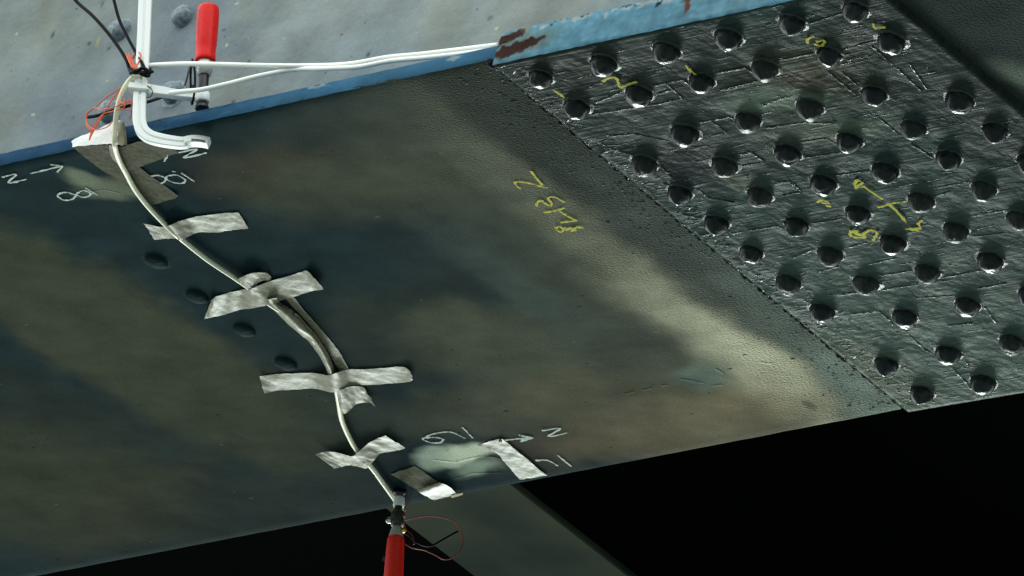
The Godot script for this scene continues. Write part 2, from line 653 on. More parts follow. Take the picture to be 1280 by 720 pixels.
func rivet(parent, mesh: ArrayMesh, at: Vector3, turn: float, size := 1.0, basis := Basis()):
	var m = MeshInstance3D.new()
	m.name = "rivet"
	m.mesh = mesh
	parent.add_child(m, true)
	m.transform = Transform3D(basis * Basis(Vector3.UP, turn).scaled(Vector3.ONE * size), at)

func flange_material() -> StandardMaterial3D:
	var x0 = -2.1; var x1 = 1.0; var z0 = 0.03; var z1 = -1.08
	var k = SCALE_F
	var S = [
		spot(Vector2(-1.205, -0.470), 0.17, 0.40, 0.12, photo(68, 70, 50, k), 0.95, 0.25),
		spot(Vector2(-1.126, -0.730), 0.20, 0.16, 0.2, photo(52, 58, 44, k), 0.8, 0.6),
		spot(Vector2(-1.719, -0.784), 0.3, 0.2, 0.0, photo(58, 60, 38, k), 0.9, 0.5),
		spot(Vector2(-1.605, -0.919), 0.22, 0.08, 0.3, photo(56, 57, 40, k), 0.8, 0.5),
		spot(Vector2(-1.398, -0.971), 0.3, 0.1, 0.0, photo(36, 43, 36, k), 0.7, 0.6),
		spot(Vector2(-1.476, -0.586), 0.08, 0.12, 0.5, photo(34, 43, 36, k), 0.8, 0.6),
		spot(Vector2(-0.591, -0.137), 0.13, 0.06, 0.0, photo(72, 64, 46, k), 0.75, 0.6),
		spot(Vector2(-0.372, -0.076), 0.2, 0.06, 0.0, photo(58, 62, 54, k), 0.7, 0.6),
		spot(Vector2(-0.400, -0.209), 0.24, 0.085, 0.0, photo(78, 78, 60, k), 0.8, 0.6),
		spot(Vector2(-0.144, -0.053), 0.13, 0.10, 0.0, photo(66, 70, 63, k), 0.8, 0.6),
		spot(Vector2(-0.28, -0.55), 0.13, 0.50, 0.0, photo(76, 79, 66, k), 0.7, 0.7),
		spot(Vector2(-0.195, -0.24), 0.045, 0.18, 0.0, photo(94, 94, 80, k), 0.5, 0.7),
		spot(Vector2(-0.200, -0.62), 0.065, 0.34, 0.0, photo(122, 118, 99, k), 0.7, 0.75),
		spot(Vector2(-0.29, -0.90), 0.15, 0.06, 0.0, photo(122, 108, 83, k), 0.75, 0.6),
		spot(Vector2(-0.172, -0.81), 0.068, 0.20, 0.0, photo(184, 176, 148, k), 0.9, 0.8),  # band brightens towards the far end: light there put into the colour
		spot(Vector2(-0.479, -0.439), 0.12, 0.10, 0.2, photo(40, 50, 52, k), 0.8, 0.5),
		spot(Vector2(-0.694, -0.572), 0.16, 0.10, 0.2, photo(50, 57, 48, k), 0.8, 0.5),
		spot(Vector2(-0.604, -0.584), 0.07, 0.05, 0.0, photo(72, 74, 58, k), 0.7, 0.5),
		spot(Vector2(-0.556, -0.682), 0.16, 0.12, 0.0, photo(86, 86, 68, k), 0.8, 0.6),
		spot(Vector2(-0.713, -0.788), 0.25, 0.06, 0.1, photo(60, 66, 56, k), 0.7, 0.6),
		spot(Vector2(-0.550, -0.831), 0.26, 0.09, 0.0, photo(92, 86, 66, k), 0.8, 0.6),
		spot(Vector2(-0.653, -0.954), 0.22, 0.05, 0.0, photo(74, 62, 48, k), 0.7, 0.6),
		spot(Vector2(-0.406, -0.507), 0.05, 0.16, 0.1, photo(70, 82, 76, k), 0.6, 0.6),
		spot(Vector2(-0.385, -0.949), 0.25, 0.07, 0.0, photo(116, 102, 78, k), 0.8, 0.6),
		spot(Vector2(-0.292, -0.817), 0.055, 0.035, 0.0, photo(96, 112, 100, k), 0.75, 0.5),
		spot(Vector2(-0.331, -0.816), 0.03, 0.02, 0.0, photo(60, 74, 72, k), 0.7, 0.5),
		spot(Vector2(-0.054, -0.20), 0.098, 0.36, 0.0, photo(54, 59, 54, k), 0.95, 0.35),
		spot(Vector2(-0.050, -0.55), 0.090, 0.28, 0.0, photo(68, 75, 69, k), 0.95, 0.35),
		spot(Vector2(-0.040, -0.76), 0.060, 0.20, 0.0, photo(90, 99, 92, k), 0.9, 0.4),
		spot(Vector2(-0.035, -0.93), 0.075, 0.13, 0.0, photo(112, 123, 113, k), 0.9, 0.5),  # strip lightens towards the far edge; that light is painted in
		spot(Vector2(-0.179, -0.954), 0.012, 0.018, 0.4, photo(92, 92, 74, k), 0.8, 0.2),
		spot(Vector2(-0.914, -0.060), 0.030, 0.020, 0.0, photo(120, 126, 106, k), 0.85, 0.5),
		spot(Vector2(-0.873, -0.095), 0.07, 0.030, 0.0, photo(116, 120, 99, k), 0.85, 0.5),
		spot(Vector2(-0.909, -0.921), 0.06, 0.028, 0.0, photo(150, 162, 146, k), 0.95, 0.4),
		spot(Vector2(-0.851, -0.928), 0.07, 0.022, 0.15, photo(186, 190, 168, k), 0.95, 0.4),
		spot(Vector2(-0.880, -0.972), 0.045, 0.020, 0.0, photo(136, 150, 134, k), 0.85, 0.5),
		spot(Vector2(0.716, -0.162), 0.35, 0.35, 0.0, photo(50, 57, 54, k), 0.8, 0.3),
		spot(Vector2(0.761, -0.272), 0.025, 0.03, 0.3, photo(104, 114, 100, k), 0.7, 0.7),
	]
	for q in S:
		var lum = q[5].dot(Vector3(0.2126, 0.7152, 0.0722))
		q[5] = q[5].lerp(Vector3(1.0, 1.0, 0.84) * lum, 0.22)
		if q[0] < -0.32 and q[5].y < 0.2 * k:
			q[6] *= 0.82
	var im = stained_and_lit(2048, 1024, x0, x1, z0, z1, photo(26, 42, 46, k), S, 0.035, 17)
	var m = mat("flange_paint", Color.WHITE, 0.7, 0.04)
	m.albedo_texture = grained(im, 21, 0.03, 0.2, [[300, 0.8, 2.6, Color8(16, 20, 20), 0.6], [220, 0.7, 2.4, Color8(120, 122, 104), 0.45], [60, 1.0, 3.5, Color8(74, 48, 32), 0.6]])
	m.texture_repeat = false
	# relief: brushed paint, and stippled thick paint beside the cover plate
	hm_w = 2048; hm_h = 1024
	hm_at = Rect2(x0, -z0, x1 - x0, z0 - z1)
	hm = PackedFloat32Array()
	hm.resize(hm_w * hm_h)
	var a = noise(3, 0.26, 2).get_image(hm_w, hm_h, false, false, false).get_data()
	var s2 = noise(4, 0.05, 3).get_image(hm_w / 4, hm_h, false, false, false)
	s2.resize(hm_w, hm_h, Image.INTERPOLATE_CUBIC)
	var b = s2.get_data()
	var c = noise(6, 0.35, 2).get_image(hm_w, hm_h, false, false, false).get_data()
	var wide = noise(8, 0.01, 3).get_image(hm_w, hm_h, false, false, false).get_data()
	for y in hm_h:
		for x in hm_w:
			var i = y * hm_w + x
			var xx = x0 + (x1 - x0) * x / hm_w
			var rough = smoothstep(-0.34, -0.10, xx + 0.0006 * (wide[i] - 128))
			hm[i] = (a[i] - 128) / 128.0 * (0.08 + 0.95 * rough) + (b[i] - 128) / 128.0 * 0.05 + (c[i] - 128) / 128.0 * (0.05 + 0.3 * rough) + (wide[i] - 128) / 128.0 * 0.6
	var rng = RandomNumberGenerator.new()
	rng.seed = 77
	for i in 150:      # drips and crumbs in the thick paint beside the plate
		var p = Vector2(-0.01 - absf(rng.randfn(0.0, 0.06)), -rng.randf() * 0.99)
		var q = p + Vector2(rng.randf_range(-0.012, 0.012), rng.randf_range(-0.004, 0.004))
		ridge([p, q], rng.randf_range(0.3, 1.0), 0.0016, 0.0, 0.3)
	for r in [[Vector2(-0.250, -0.813), Vector2(-0.246, -0.829)], [Vector2(-0.292, -0.856), Vector2(-0.272, -0.856)], [Vector2(-0.332, -0.825), Vector2(-0.299, -0.844)], [Vector2(-0.165, -0.817), Vector2(-0.147, -0.827)], [Vector2(-0.455, -0.837), Vector2(-0.434, -0.835)], [Vector2(-0.416, -0.835), Vector2(-0.395, -0.833)], [Vector2(-0.377, -0.833), Vector2(-0.365, -0.834)]]:
		ridge(r, 1.6, 0.0028, 0.0, 0.2)
	ridge([Vector2(-0.930, -0.097), Vector2(-0.893, -0.099), Vector2(-0.875, -0.116)], 1.2, 0.002)
	ridge([Vector2(-0.930, -0.921), Vector2(-0.893, -0.938), Vector2(-0.837, -0.932), Vector2(-0.790, -0.957)], 1.4, 0.003, 0.5)
	ridge([Vector2(-0.947, -0.980), Vector2(-0.890, -0.974), Vector2(-0.838, -0.983)], 1.2, 0.003)
	m.normal_enabled = true
	m.normal_texture = normal_map(1.3)
	return m

func paint_lines() -> Array:
	return [
		[Vector2(0.087, -0.123), Vector2(0.156, -0.109)],
		[Vector2(0.061, -0.147), Vector2(0.182, -0.154), Vector2(0.234, -0.152)],
		[Vector2(0.206, -0.112), Vector2(0.265, -0.111), Vector2(0.263, -0.142)],
		[Vector2(0.232, -0.110), Vector2(0.230, -0.149)],
		[Vector2(0.200, -0.132), Vector2(0.231, -0.127)],
		[Vector2(0.327, -0.112), Vector2(0.379, -0.114), Vector2(0.382, -0.134)],
		[Vector2(0.310, -0.153), Vector2(0.374, -0.148)],
		[Vector2(0.049, -0.203), Vector2(0.089, -0.208), Vector2(0.130, -0.241)],
		[Vector2(-0.001, -0.241), Vector2(0.026, -0.233), Vector2(0.048, -0.256)],
		[Vector2(0.022, -0.215), Vector2(0.026, -0.233)],
		[Vector2(0.232, -0.213), Vector2(0.235, -0.248), Vector2(0.204, -0.249)],
		[Vector2(0.210, -0.214), Vector2(0.269, -0.214), Vector2(0.270, -0.232)],
		[Vector2(0.212, -0.303), Vector2(0.237, -0.303), Vector2(0.238, -0.331), Vector2(0.196, -0.331)],
		[Vector2(0.071, -0.292), Vector2(0.067, -0.326)],
		[Vector2(0.334, -0.112), Vector2(0.382, -0.115)],
		[Vector2(0.302, -0.151), Vector2(0.374, -0.148)],
		[Vector2(0.337, -0.205), Vector2(0.393, -0.195)],
		[Vector2(0.301, -0.256), Vector2(0.377, -0.261), Vector2(0.415, -0.275)],
		[Vector2(0.329, -0.303), Vector2(0.378, -0.305), Vector2(0.382, -0.321)],
		[Vector2(0.310, -0.340), Vector2(0.374, -0.343)],
		[Vector2(0.213, -0.304), Vector2(0.237, -0.306), Vector2(0.240, -0.331)],
		[Vector2(0.330, -0.395), Vector2(0.384, -0.398)],
		[Vector2(0.219, -0.382), Vector2(0.245, -0.388), Vector2(0.242, -0.414)],
		[Vector2(0.492, -0.356), Vector2(0.502, -0.398)],
		[Vector2(0.495, -0.158), Vector2(0.497, -0.222)],
		[Vector2(0.516, -0.165), Vector2(0.515, -0.203)],
		[Vector2(0.541, -0.240), Vector2(0.547, -0.253)],
		[Vector2(0.492, -0.269), Vector2(0.492, -0.327)],
		[Vector2(0.603, -0.182), Vector2(0.600, -0.243)],
		[Vector2(0.015, -0.414), Vector2(0.036, -0.431)],
		[Vector2(0.003, -0.472), Vector2(0.059, -0.470)],
		[Vector2(0.086, -0.361), Vector2(0.086, -0.387), Vector2(0.118, -0.411)],
		[Vector2(0.217, -0.384), Vector2(0.241, -0.389), Vector2(0.241, -0.416), Vector2(0.205, -0.416)],
		[Vector2(0.088, -0.481), Vector2(0.144, -0.484)],
		[Vector2(0.201, -0.493), Vector2(0.256, -0.496)],
		[Vector2(0.091, -0.669), Vector2(0.141, -0.676)],
		[Vector2(0.106, -0.565), Vector2(0.156, -0.554)],
		[Vector2(0.208, -0.566), Vector2(0.252, -0.561)],
		[Vector2(0.209, -0.615), Vector2(0.267, -0.611)],
		[Vector2(0.118, -0.610), Vector2(0.163, -0.605)],
		[Vector2(0.102, -0.674), Vector2(0.141, -0.676)],
		[Vector2(0.209, -0.646), Vector2(0.272, -0.648)],
		[Vector2(0.304, -0.678), Vector2(0.376, -0.677)],
		[Vector2(0.182, -0.681), Vector2(0.253, -0.682)],
		[Vector2(0.091, -0.724), Vector2(0.139, -0.730), Vector2(0.141, -0.753), Vector2(0.136, -0.770)],
		[Vector2(0.145, -0.785), Vector2(0.140, -0.843), Vector2(0.147, -0.860)],
		[Vector2(0.150, -0.898), Vector2(0.139, -0.965)],
		[Vector2(0.224, -0.714), Vector2(0.291, -0.726)],
		[Vector2(0.332, -0.719), Vector2(0.392, -0.718)],
		[Vector2(0.314, -0.763), Vector2(0.302, -0.809)],
		[Vector2(0.184, -0.886), Vector2(0.180, -0.900), Vector2(0.193, -0.910)],
		[Vector2(0.223, -0.794), Vector2(0.266, -0.799)],
		[Vector2(0.443, -0.114), Vector2(0.506, -0.114)],
		[Vector2(0.557, -0.118), Vector2(0.622, -0.115)],
		[Vector2(0.551, -0.048), Vector2(0.618, -0.041)],
		[Vector2(0.603, -0.123), Vector2(0.602, -0.174)],
		[Vector2(0.629, -0.179), Vector2(0.611, -0.242)],
		[Vector2(0.338, -0.201), Vector2(0.401, -0.197)],
		[Vector2(0.302, -0.255), Vector2(0.366, -0.259), Vector2(0.419, -0.277)],
		[Vector2(0.324, -0.393), Vector2(0.384, -0.398)],
		[Vector2(0.371, -0.486), Vector2(0.386, -0.483)],
		[Vector2(0.456, -0.466), Vector2(0.515, -0.466)],
		[Vector2(0.457, -0.546), Vector2(0.522, -0.547)],
		[Vector2(0.423, -0.594), Vector2(0.478, -0.600)],
		[Vector2(0.494, -0.354), Vector2(0.504, -0.404)],
		[Vector2(0.435, -0.485), Vector2(0.471, -0.481)],
	]

func cover_material() -> StandardMaterial3D:
	var x0 = -0.02; var x1 = 0.76; var z0 = 0.02; var z1 = -1.0
	var k = 0.68
	var S = [
		spot(Vector2(0.186, -0.089), 0.25, 0.12, 0.0, photo(62, 68, 64, k), 0.8, 0.6),
		spot(Vector2(0.108, -0.000), 0.1, 0.06, 0.0, photo(50, 56, 52, k), 0.8, 0.6),
		spot(Vector2(0.358, -0.202), 0.085, 0.03, 0.0, photo(122, 136, 120, k), 0.95, 0.6),
		spot(Vector2(0.370, -0.272), 0.085, 0.022, 0.0, photo(110, 122, 104, k), 0.85, 0.6),
		spot(Vector2(0.420, -0.302), 0.09, 0.02, 0.0, photo(96, 108, 94, k), 0.8, 0.6),
		spot(Vector2(0.467, -0.131), 0.12, 0.05, 0.0, photo(66, 68, 52, k), 0.8, 0.6),
		spot(Vector2(0.466, -0.170), 0.05, 0.03, 0.0, photo(74, 64, 48, k), 0.7, 0.6),
		spot(Vector2(0.521, -0.212), 0.07, 0.05, 0.0, photo(60, 66, 54, k), 0.7, 0.6),
		spot(Vector2(0.189, -0.289), 0.2, 0.08, 0.0, photo(66, 74, 68, k), 0.7, 0.6),
		spot(Vector2(0.118, -0.302), 0.08, 0.05, 0.4, photo(52, 58, 62, k), 0.8, 0.5),
		spot(Vector2(0.165, -0.376), 0.03, 0.03, 0.0, photo(84, 88, 66, k), 0.7, 0.6),
		spot(Vector2(0.231, -0.618), 0.28, 0.2, 0.0, photo(80, 94, 88, k), 0.8, 0.7),
		spot(Vector2(0.141, -0.850), 0.28, 0.2, 0.0, photo(92, 108, 100, k), 0.85, 0.7),
		spot(Vector2(0.379, -0.660), 0.15, 0.2, 0.0, photo(74, 88, 82, k), 0.7, 0.7),
		spot(Vector2(0.677, -0.216), 0.12, 0.3, 0.0, photo(54, 62, 58, k), 0.8, 0.6),
		spot(Vector2(0.018, -0.889), 0.05, 0.12, 0.0, photo(104, 112, 92, k), 0.7, 0.7),
	]
	var im = stained_and_lit(1280, 1672, x0, x1, z0, z1, photo(50, 68, 65, k), S, 0.02, 19)
	var m = mat("cover_paint", Color.WHITE, 0.27, 0.038)
	m.albedo_texture = grained(im, 23, 0.30, 0.16, [[160, 1.0, 6.0, Color8(14, 18, 18), 0.6], [90, 1.0, 4.0, Color8(150, 160, 146), 0.5]])
	m.texture_repeat = false
	hm_w = 1280; hm_h = 1672
	hm_at = Rect2(x0, -z0, x1 - x0, z0 - z1)
	hm = PackedFloat32Array()
	hm.resize(hm_w * hm_h)
	var a = noise(13, 0.035, 4).get_image(hm_w, hm_h, false, false, false).get_data()
	var s2 = noise(14, 0.09, 3).get_image(hm_w / 28, hm_h, false, false, false)
	s2.resize(hm_w, hm_h, Image.INTERPOLATE_CUBIC)
	var b = s2.get_data()
	var c = noise(16, 0.3, 2).get_image(hm_w, hm_h, false, false, false).get_data()
	var wide = noise(18, 0.006, 3).get_image(hm_w, hm_h, false, false, false).get_data()
	for i in hm_w * hm_h:
		var y = i / hm_w
		var brush = clampf(0.5 + (wide[i] - 128) / 50.0 + 0.5 - y * 0.0007, 0.0, 1.0)
		hm[i] = (a[i] - 128) / 128.0 * (0.16 + 0.22 * (1.0 - brush)) + (b[i] - 128) / 128.0 * 0.17 * brush + (c[i] - 128) / 128.0 * 0.05 + (wide[i] - 128) / 128.0 * 1.2
	var Q = paint_lines()
	for q in Q:
		ridge(q, 1.2, 0.0017, 1.1 if int(absf(q[0].x) * 1000.0) % 4 else -0.9, 0.6)
	var rng = RandomNumberGenerator.new()
	rng.seed = 5
	# brushed strips that end at the rivets: short ridges each side of every gap
	for i in 130:
		var row = ROWS[rng.randi() % 11] + rng.randf_range(-0.045, 0.045)
		var x = rng.randf() * 0.7
		var l = rng.randf_range(0.01, 0.07)
		ridge([Vector2(x, row), Vector2(x + l, row + rng.randf_range(-0.003, 0.003))], rng.randf_range(0.2, 0.8), 0.0012, rng.randf_range(-0.3, 0.7), 0.8)
	for i in 190:     # torn, crumbly paint along the left edge
		var p = Vector2(absf(rng.randfn(0.0, 0.03)) + 0.002, -rng.randf() * 0.98)
		var an = rng.randf_range(-0.7, 0.7)
		ridge([p, p + Vector2(cos(an), sin(an)) * rng.randf_range(0.004, 0.02)], rng.randf_range(0.4, 1.3), 0.0014, 0.0, 0.4)
	for i in 120:     # blisters
		var p = Vector2(rng.randf() * 0.7, -rng.randf() * 0.98)
		ridge([p, p + Vector2(rng.randf_range(-0.006, 0.006), rng.randf_range(-0.006, 0.006))], rng.randf_range(0.4, 1.0), 0.0016, 0.0, 0.2)
	m.normal_enabled = true
	m.normal_texture = normal_map(0.5)
	return m

func web_material() -> StandardMaterial3D:
	var x0 = -1.6; var x1 = 1.6; var y0 = 0.9; var y1 = -0.1
	var k = 0.50
	var S = [
		spot(Vector2(-1.15, 0.30), 0.35, 0.22, 0.0, photo(172, 179, 172, k), 0.7, 0.8),
		spot(Vector2(-0.95, 0.18), 0.28, 0.10, 0.0, photo(150, 164, 174, k), 0.7, 0.8),
		spot(Vector2(-0.80, 0.30), 0.14, 0.12, 0.0, photo(152, 166, 176, k), 0.6, 0.8),
		spot(Vector2(-0.30, 0.25), 0.30, 0.25, 0.0, photo(188, 196, 192, k), 0.7, 0.8),
		spot(Vector2(-0.40, 0.10), 0.10, 0.10, 0.0, photo(160, 178, 188, k), 0.6, 0.8),
		spot(Vector2(-0.05, 0.20), 0.10, 0.25, 0.0, photo(176, 178, 168, k), 0.6, 0.8),
	]
	var rng = RandomNumberGenerator.new()
	rng.seed = 40
	for i in 26:
		S.append(spot(Vector2(rng.randf_range(-1.4, 0.3), rng.randf_range(0.03, 0.42)), rng.randf_range(0.01, 0.05), rng.randf_range(0.02, 0.08), 0.0, [photo(182, 180, 152, k), photo(156, 168, 174, k), photo(188, 192, 186, k)][i % 3], 0.3, 0.8))
	for i in 46:
		S.append(spot(Vector2(rng.randf_range(-1.4, 0.3), rng.randf_range(0.03, 0.42)), rng.randf_range(0.002, 0.0045), rng.randf_range(0.003, 0.008), rng.randf_range(-0.4, 0.4), [photo(84, 96, 100, k), photo(100, 108, 100, k), photo(206, 210, 160, k)][i % 3], 0.9, 0.5))
	var im = stained_and_lit(2048, 640, x0, x1, y0, y1, photo(168, 180, 181, k), S, 0.012, 29)
	var m = mat("web_paint", Color.WHITE, 0.75, 0.15)
	m.albedo_texture = grained(im, 27, 0.05, 0.07, [[420, 0.8, 2.6, Color8(72, 84, 88), 0.8], [200, 0.8, 3.0, Color8(186, 190, 150), 0.7], [60, 0.9, 2.6, Color8(110, 74, 50), 0.7]])
	m.texture_repeat = false
	hm_w = 2048; hm_h = 640
	hm = PackedFloat32Array()
	hm.resize(hm_w * hm_h)
	var a = noise(23, 0.06, 4).get_image(hm_w, hm_h, false, false, false).get_data()
	var c = noise(26, 0.25, 2).get_image(hm_w, hm_h, false, false, false).get_data()
	for i in hm_w * hm_h:
		hm[i] = (a[i] - 128) / 128.0 * 0.5 + (c[i] - 128) / 128.0 * 0.15
	m.normal_enabled = true
	m.normal_texture = normal_map(1.56)
	return m

func edge_material(cover: bool) -> StandardMaterial3D:
	var x0 = -2.1; var x1 = 1.0; var y0 = 0.06; var y1 = -0.01
	var k = 0.31
	var S = []
	var rng = RandomNumberGenerator.new()
	rng.seed = 61
	if cover:
		x0 = -0.01; x1 = 0.75
		for i in 30:      # chipped upper edge, down to the primer
			S.append(spot(Vector2(rng.randf_range(0.0, 0.6), rng.randf_range(0.046, 0.056)), rng.randf_range(0.004, 0.016), rng.randf_range(0.0015, 0.005), 0.0, photo(222, 232, 230, k), 0.9, 0.3))
		for i in 12:
			S.append(spot(Vector2(rng.randf_range(0.0, 0.5), rng.randf_range(0.050, 0.056)), rng.randf_range(0.004, 0.012), 0.0012, 0.0, photo(40, 50, 56, k), 0.9, 0.3))
		for i in 16:
			S.append(spot(Vector2(rng.randf_range(0.0, 0.5), rng.randf_range(0.004, 0.045)), rng.randf_range(0.02, 0.08), rng.randf_range(0.001, 0.006), rng.randf_range(-0.06, 0.06), [photo(120, 172, 196, k), photo(160, 204, 216, k)][i % 2], 0.6, 0.6))
		S += [
			spot(Vector2(0.028, 0.046), 0.034, 0.010, 0.1, photo(170, 168, 124, k), 0.5, 0.5),
			spot(Vector2(0.050, 0.024), 0.064, 0.0165, 0.10, photo(170, 172, 132, k), 0.55, 0.5),
			spot(Vector2(0.020, 0.044), 0.026, 0.0078, 0.2, photo(84, 50, 38, k), 1.0, 0.2),
			spot(Vector2(0.010, 0.036), 0.016, 0.006, 0.2, photo(92, 58, 42, k), 1.0, 0.3),
			spot(Vector2(0.034, 0.020), 0.040, 0.0115, 0.12, photo(92, 56, 46, k), 1.0, 0.2),
			spot(Vector2(0.062, 0.026), 0.030, 0.0075, 0.12, photo(86, 54, 44, k), 1.0, 0.25),
			spot(Vector2(0.052, 0.024), 0.014, 0.004, 0.2, photo(70, 44, 38, k), 0.9, 0.5),
			spot(Vector2(0.016, 0.045), 0.010, 0.003, 0.2, photo(66, 42, 36, k), 0.9, 0.5),
			spot(Vector2(0.362, 0.030), 0.006, 0.012, 0.2, photo(150, 84, 50, k), 0.95, 0.4),
			spot(Vector2(0.358, 0.040), 0.012, 0.003, 0.2, photo(120, 74, 50, k), 0.9, 0.4),
			spot(Vector2(0.303, 0.047), 0.007, 0.004, 0.0, photo(30, 40, 50, k), 0.95, 0.3),
			spot(Vector2(0.550, 0.020), 0.004, 0.012, 0.3, photo(20, 34, 80, k), 0.95, 0.3),
			spot(Vector2(0.345, 0.0545), 0.03, 0.004, 0.0, photo(34, 56, 60, k), 0.9, 0.3),
		]
	else:
		for i in 20:
			S.append(spot(Vector2(rng.randf_range(-1.5, 0.0), rng.randf_range(0.014, 0.034)), rng.randf_range(0.01, 0.05), rng.randf_range(0.001, 0.004), 0.0, [photo(92, 140, 172, k), photo(112, 160, 186, k)][i % 2], 0.6, 0.6))
		for i in 14:
			S.append(spot(Vector2(rng.randf_range(-1.2, 0.0), 0.035), rng.randf_range(0.006, 0.03), 0.0016, 0.0, photo(44, 64, 84, k), 0.9, 0.4))
		S.append(spot(Vector2(-0.18, 0.024), 0.30, 0.03, 0.0, photo(98, 164, 204, k), 0.75, 0.8))
		S.append(spot(Vector2(-0.36, 0.033), 0.02, 0.003, 0.0, photo(200, 224, 232, k), 0.9, 0.4))
		S.append(spot(Vector2(-0.09, 0.031), 0.012, 0.004, 0.0, photo(206, 228, 232, k), 0.9, 0.4))
		S.append(spot(Vector2(-1.05, 0.02), 0.3, 0.03, 0.0, photo(56, 106, 148, k), 0.8, 0.8))
	var im = stained_and_lit(2048, 96, x0, x1, y0, y1, photo(66, 124, 170, k) if not cover else photo(140, 204, 230, k), S, 0.006, 59, 9.0)
	var m = mat("edge_paint_cover" if cover else "edge_paint", Color.WHITE, 0.6, 0.12)
	m.albedo_texture = grained(im, 63, 0.08, 0.06)
	m.texture_repeat = false
	return m

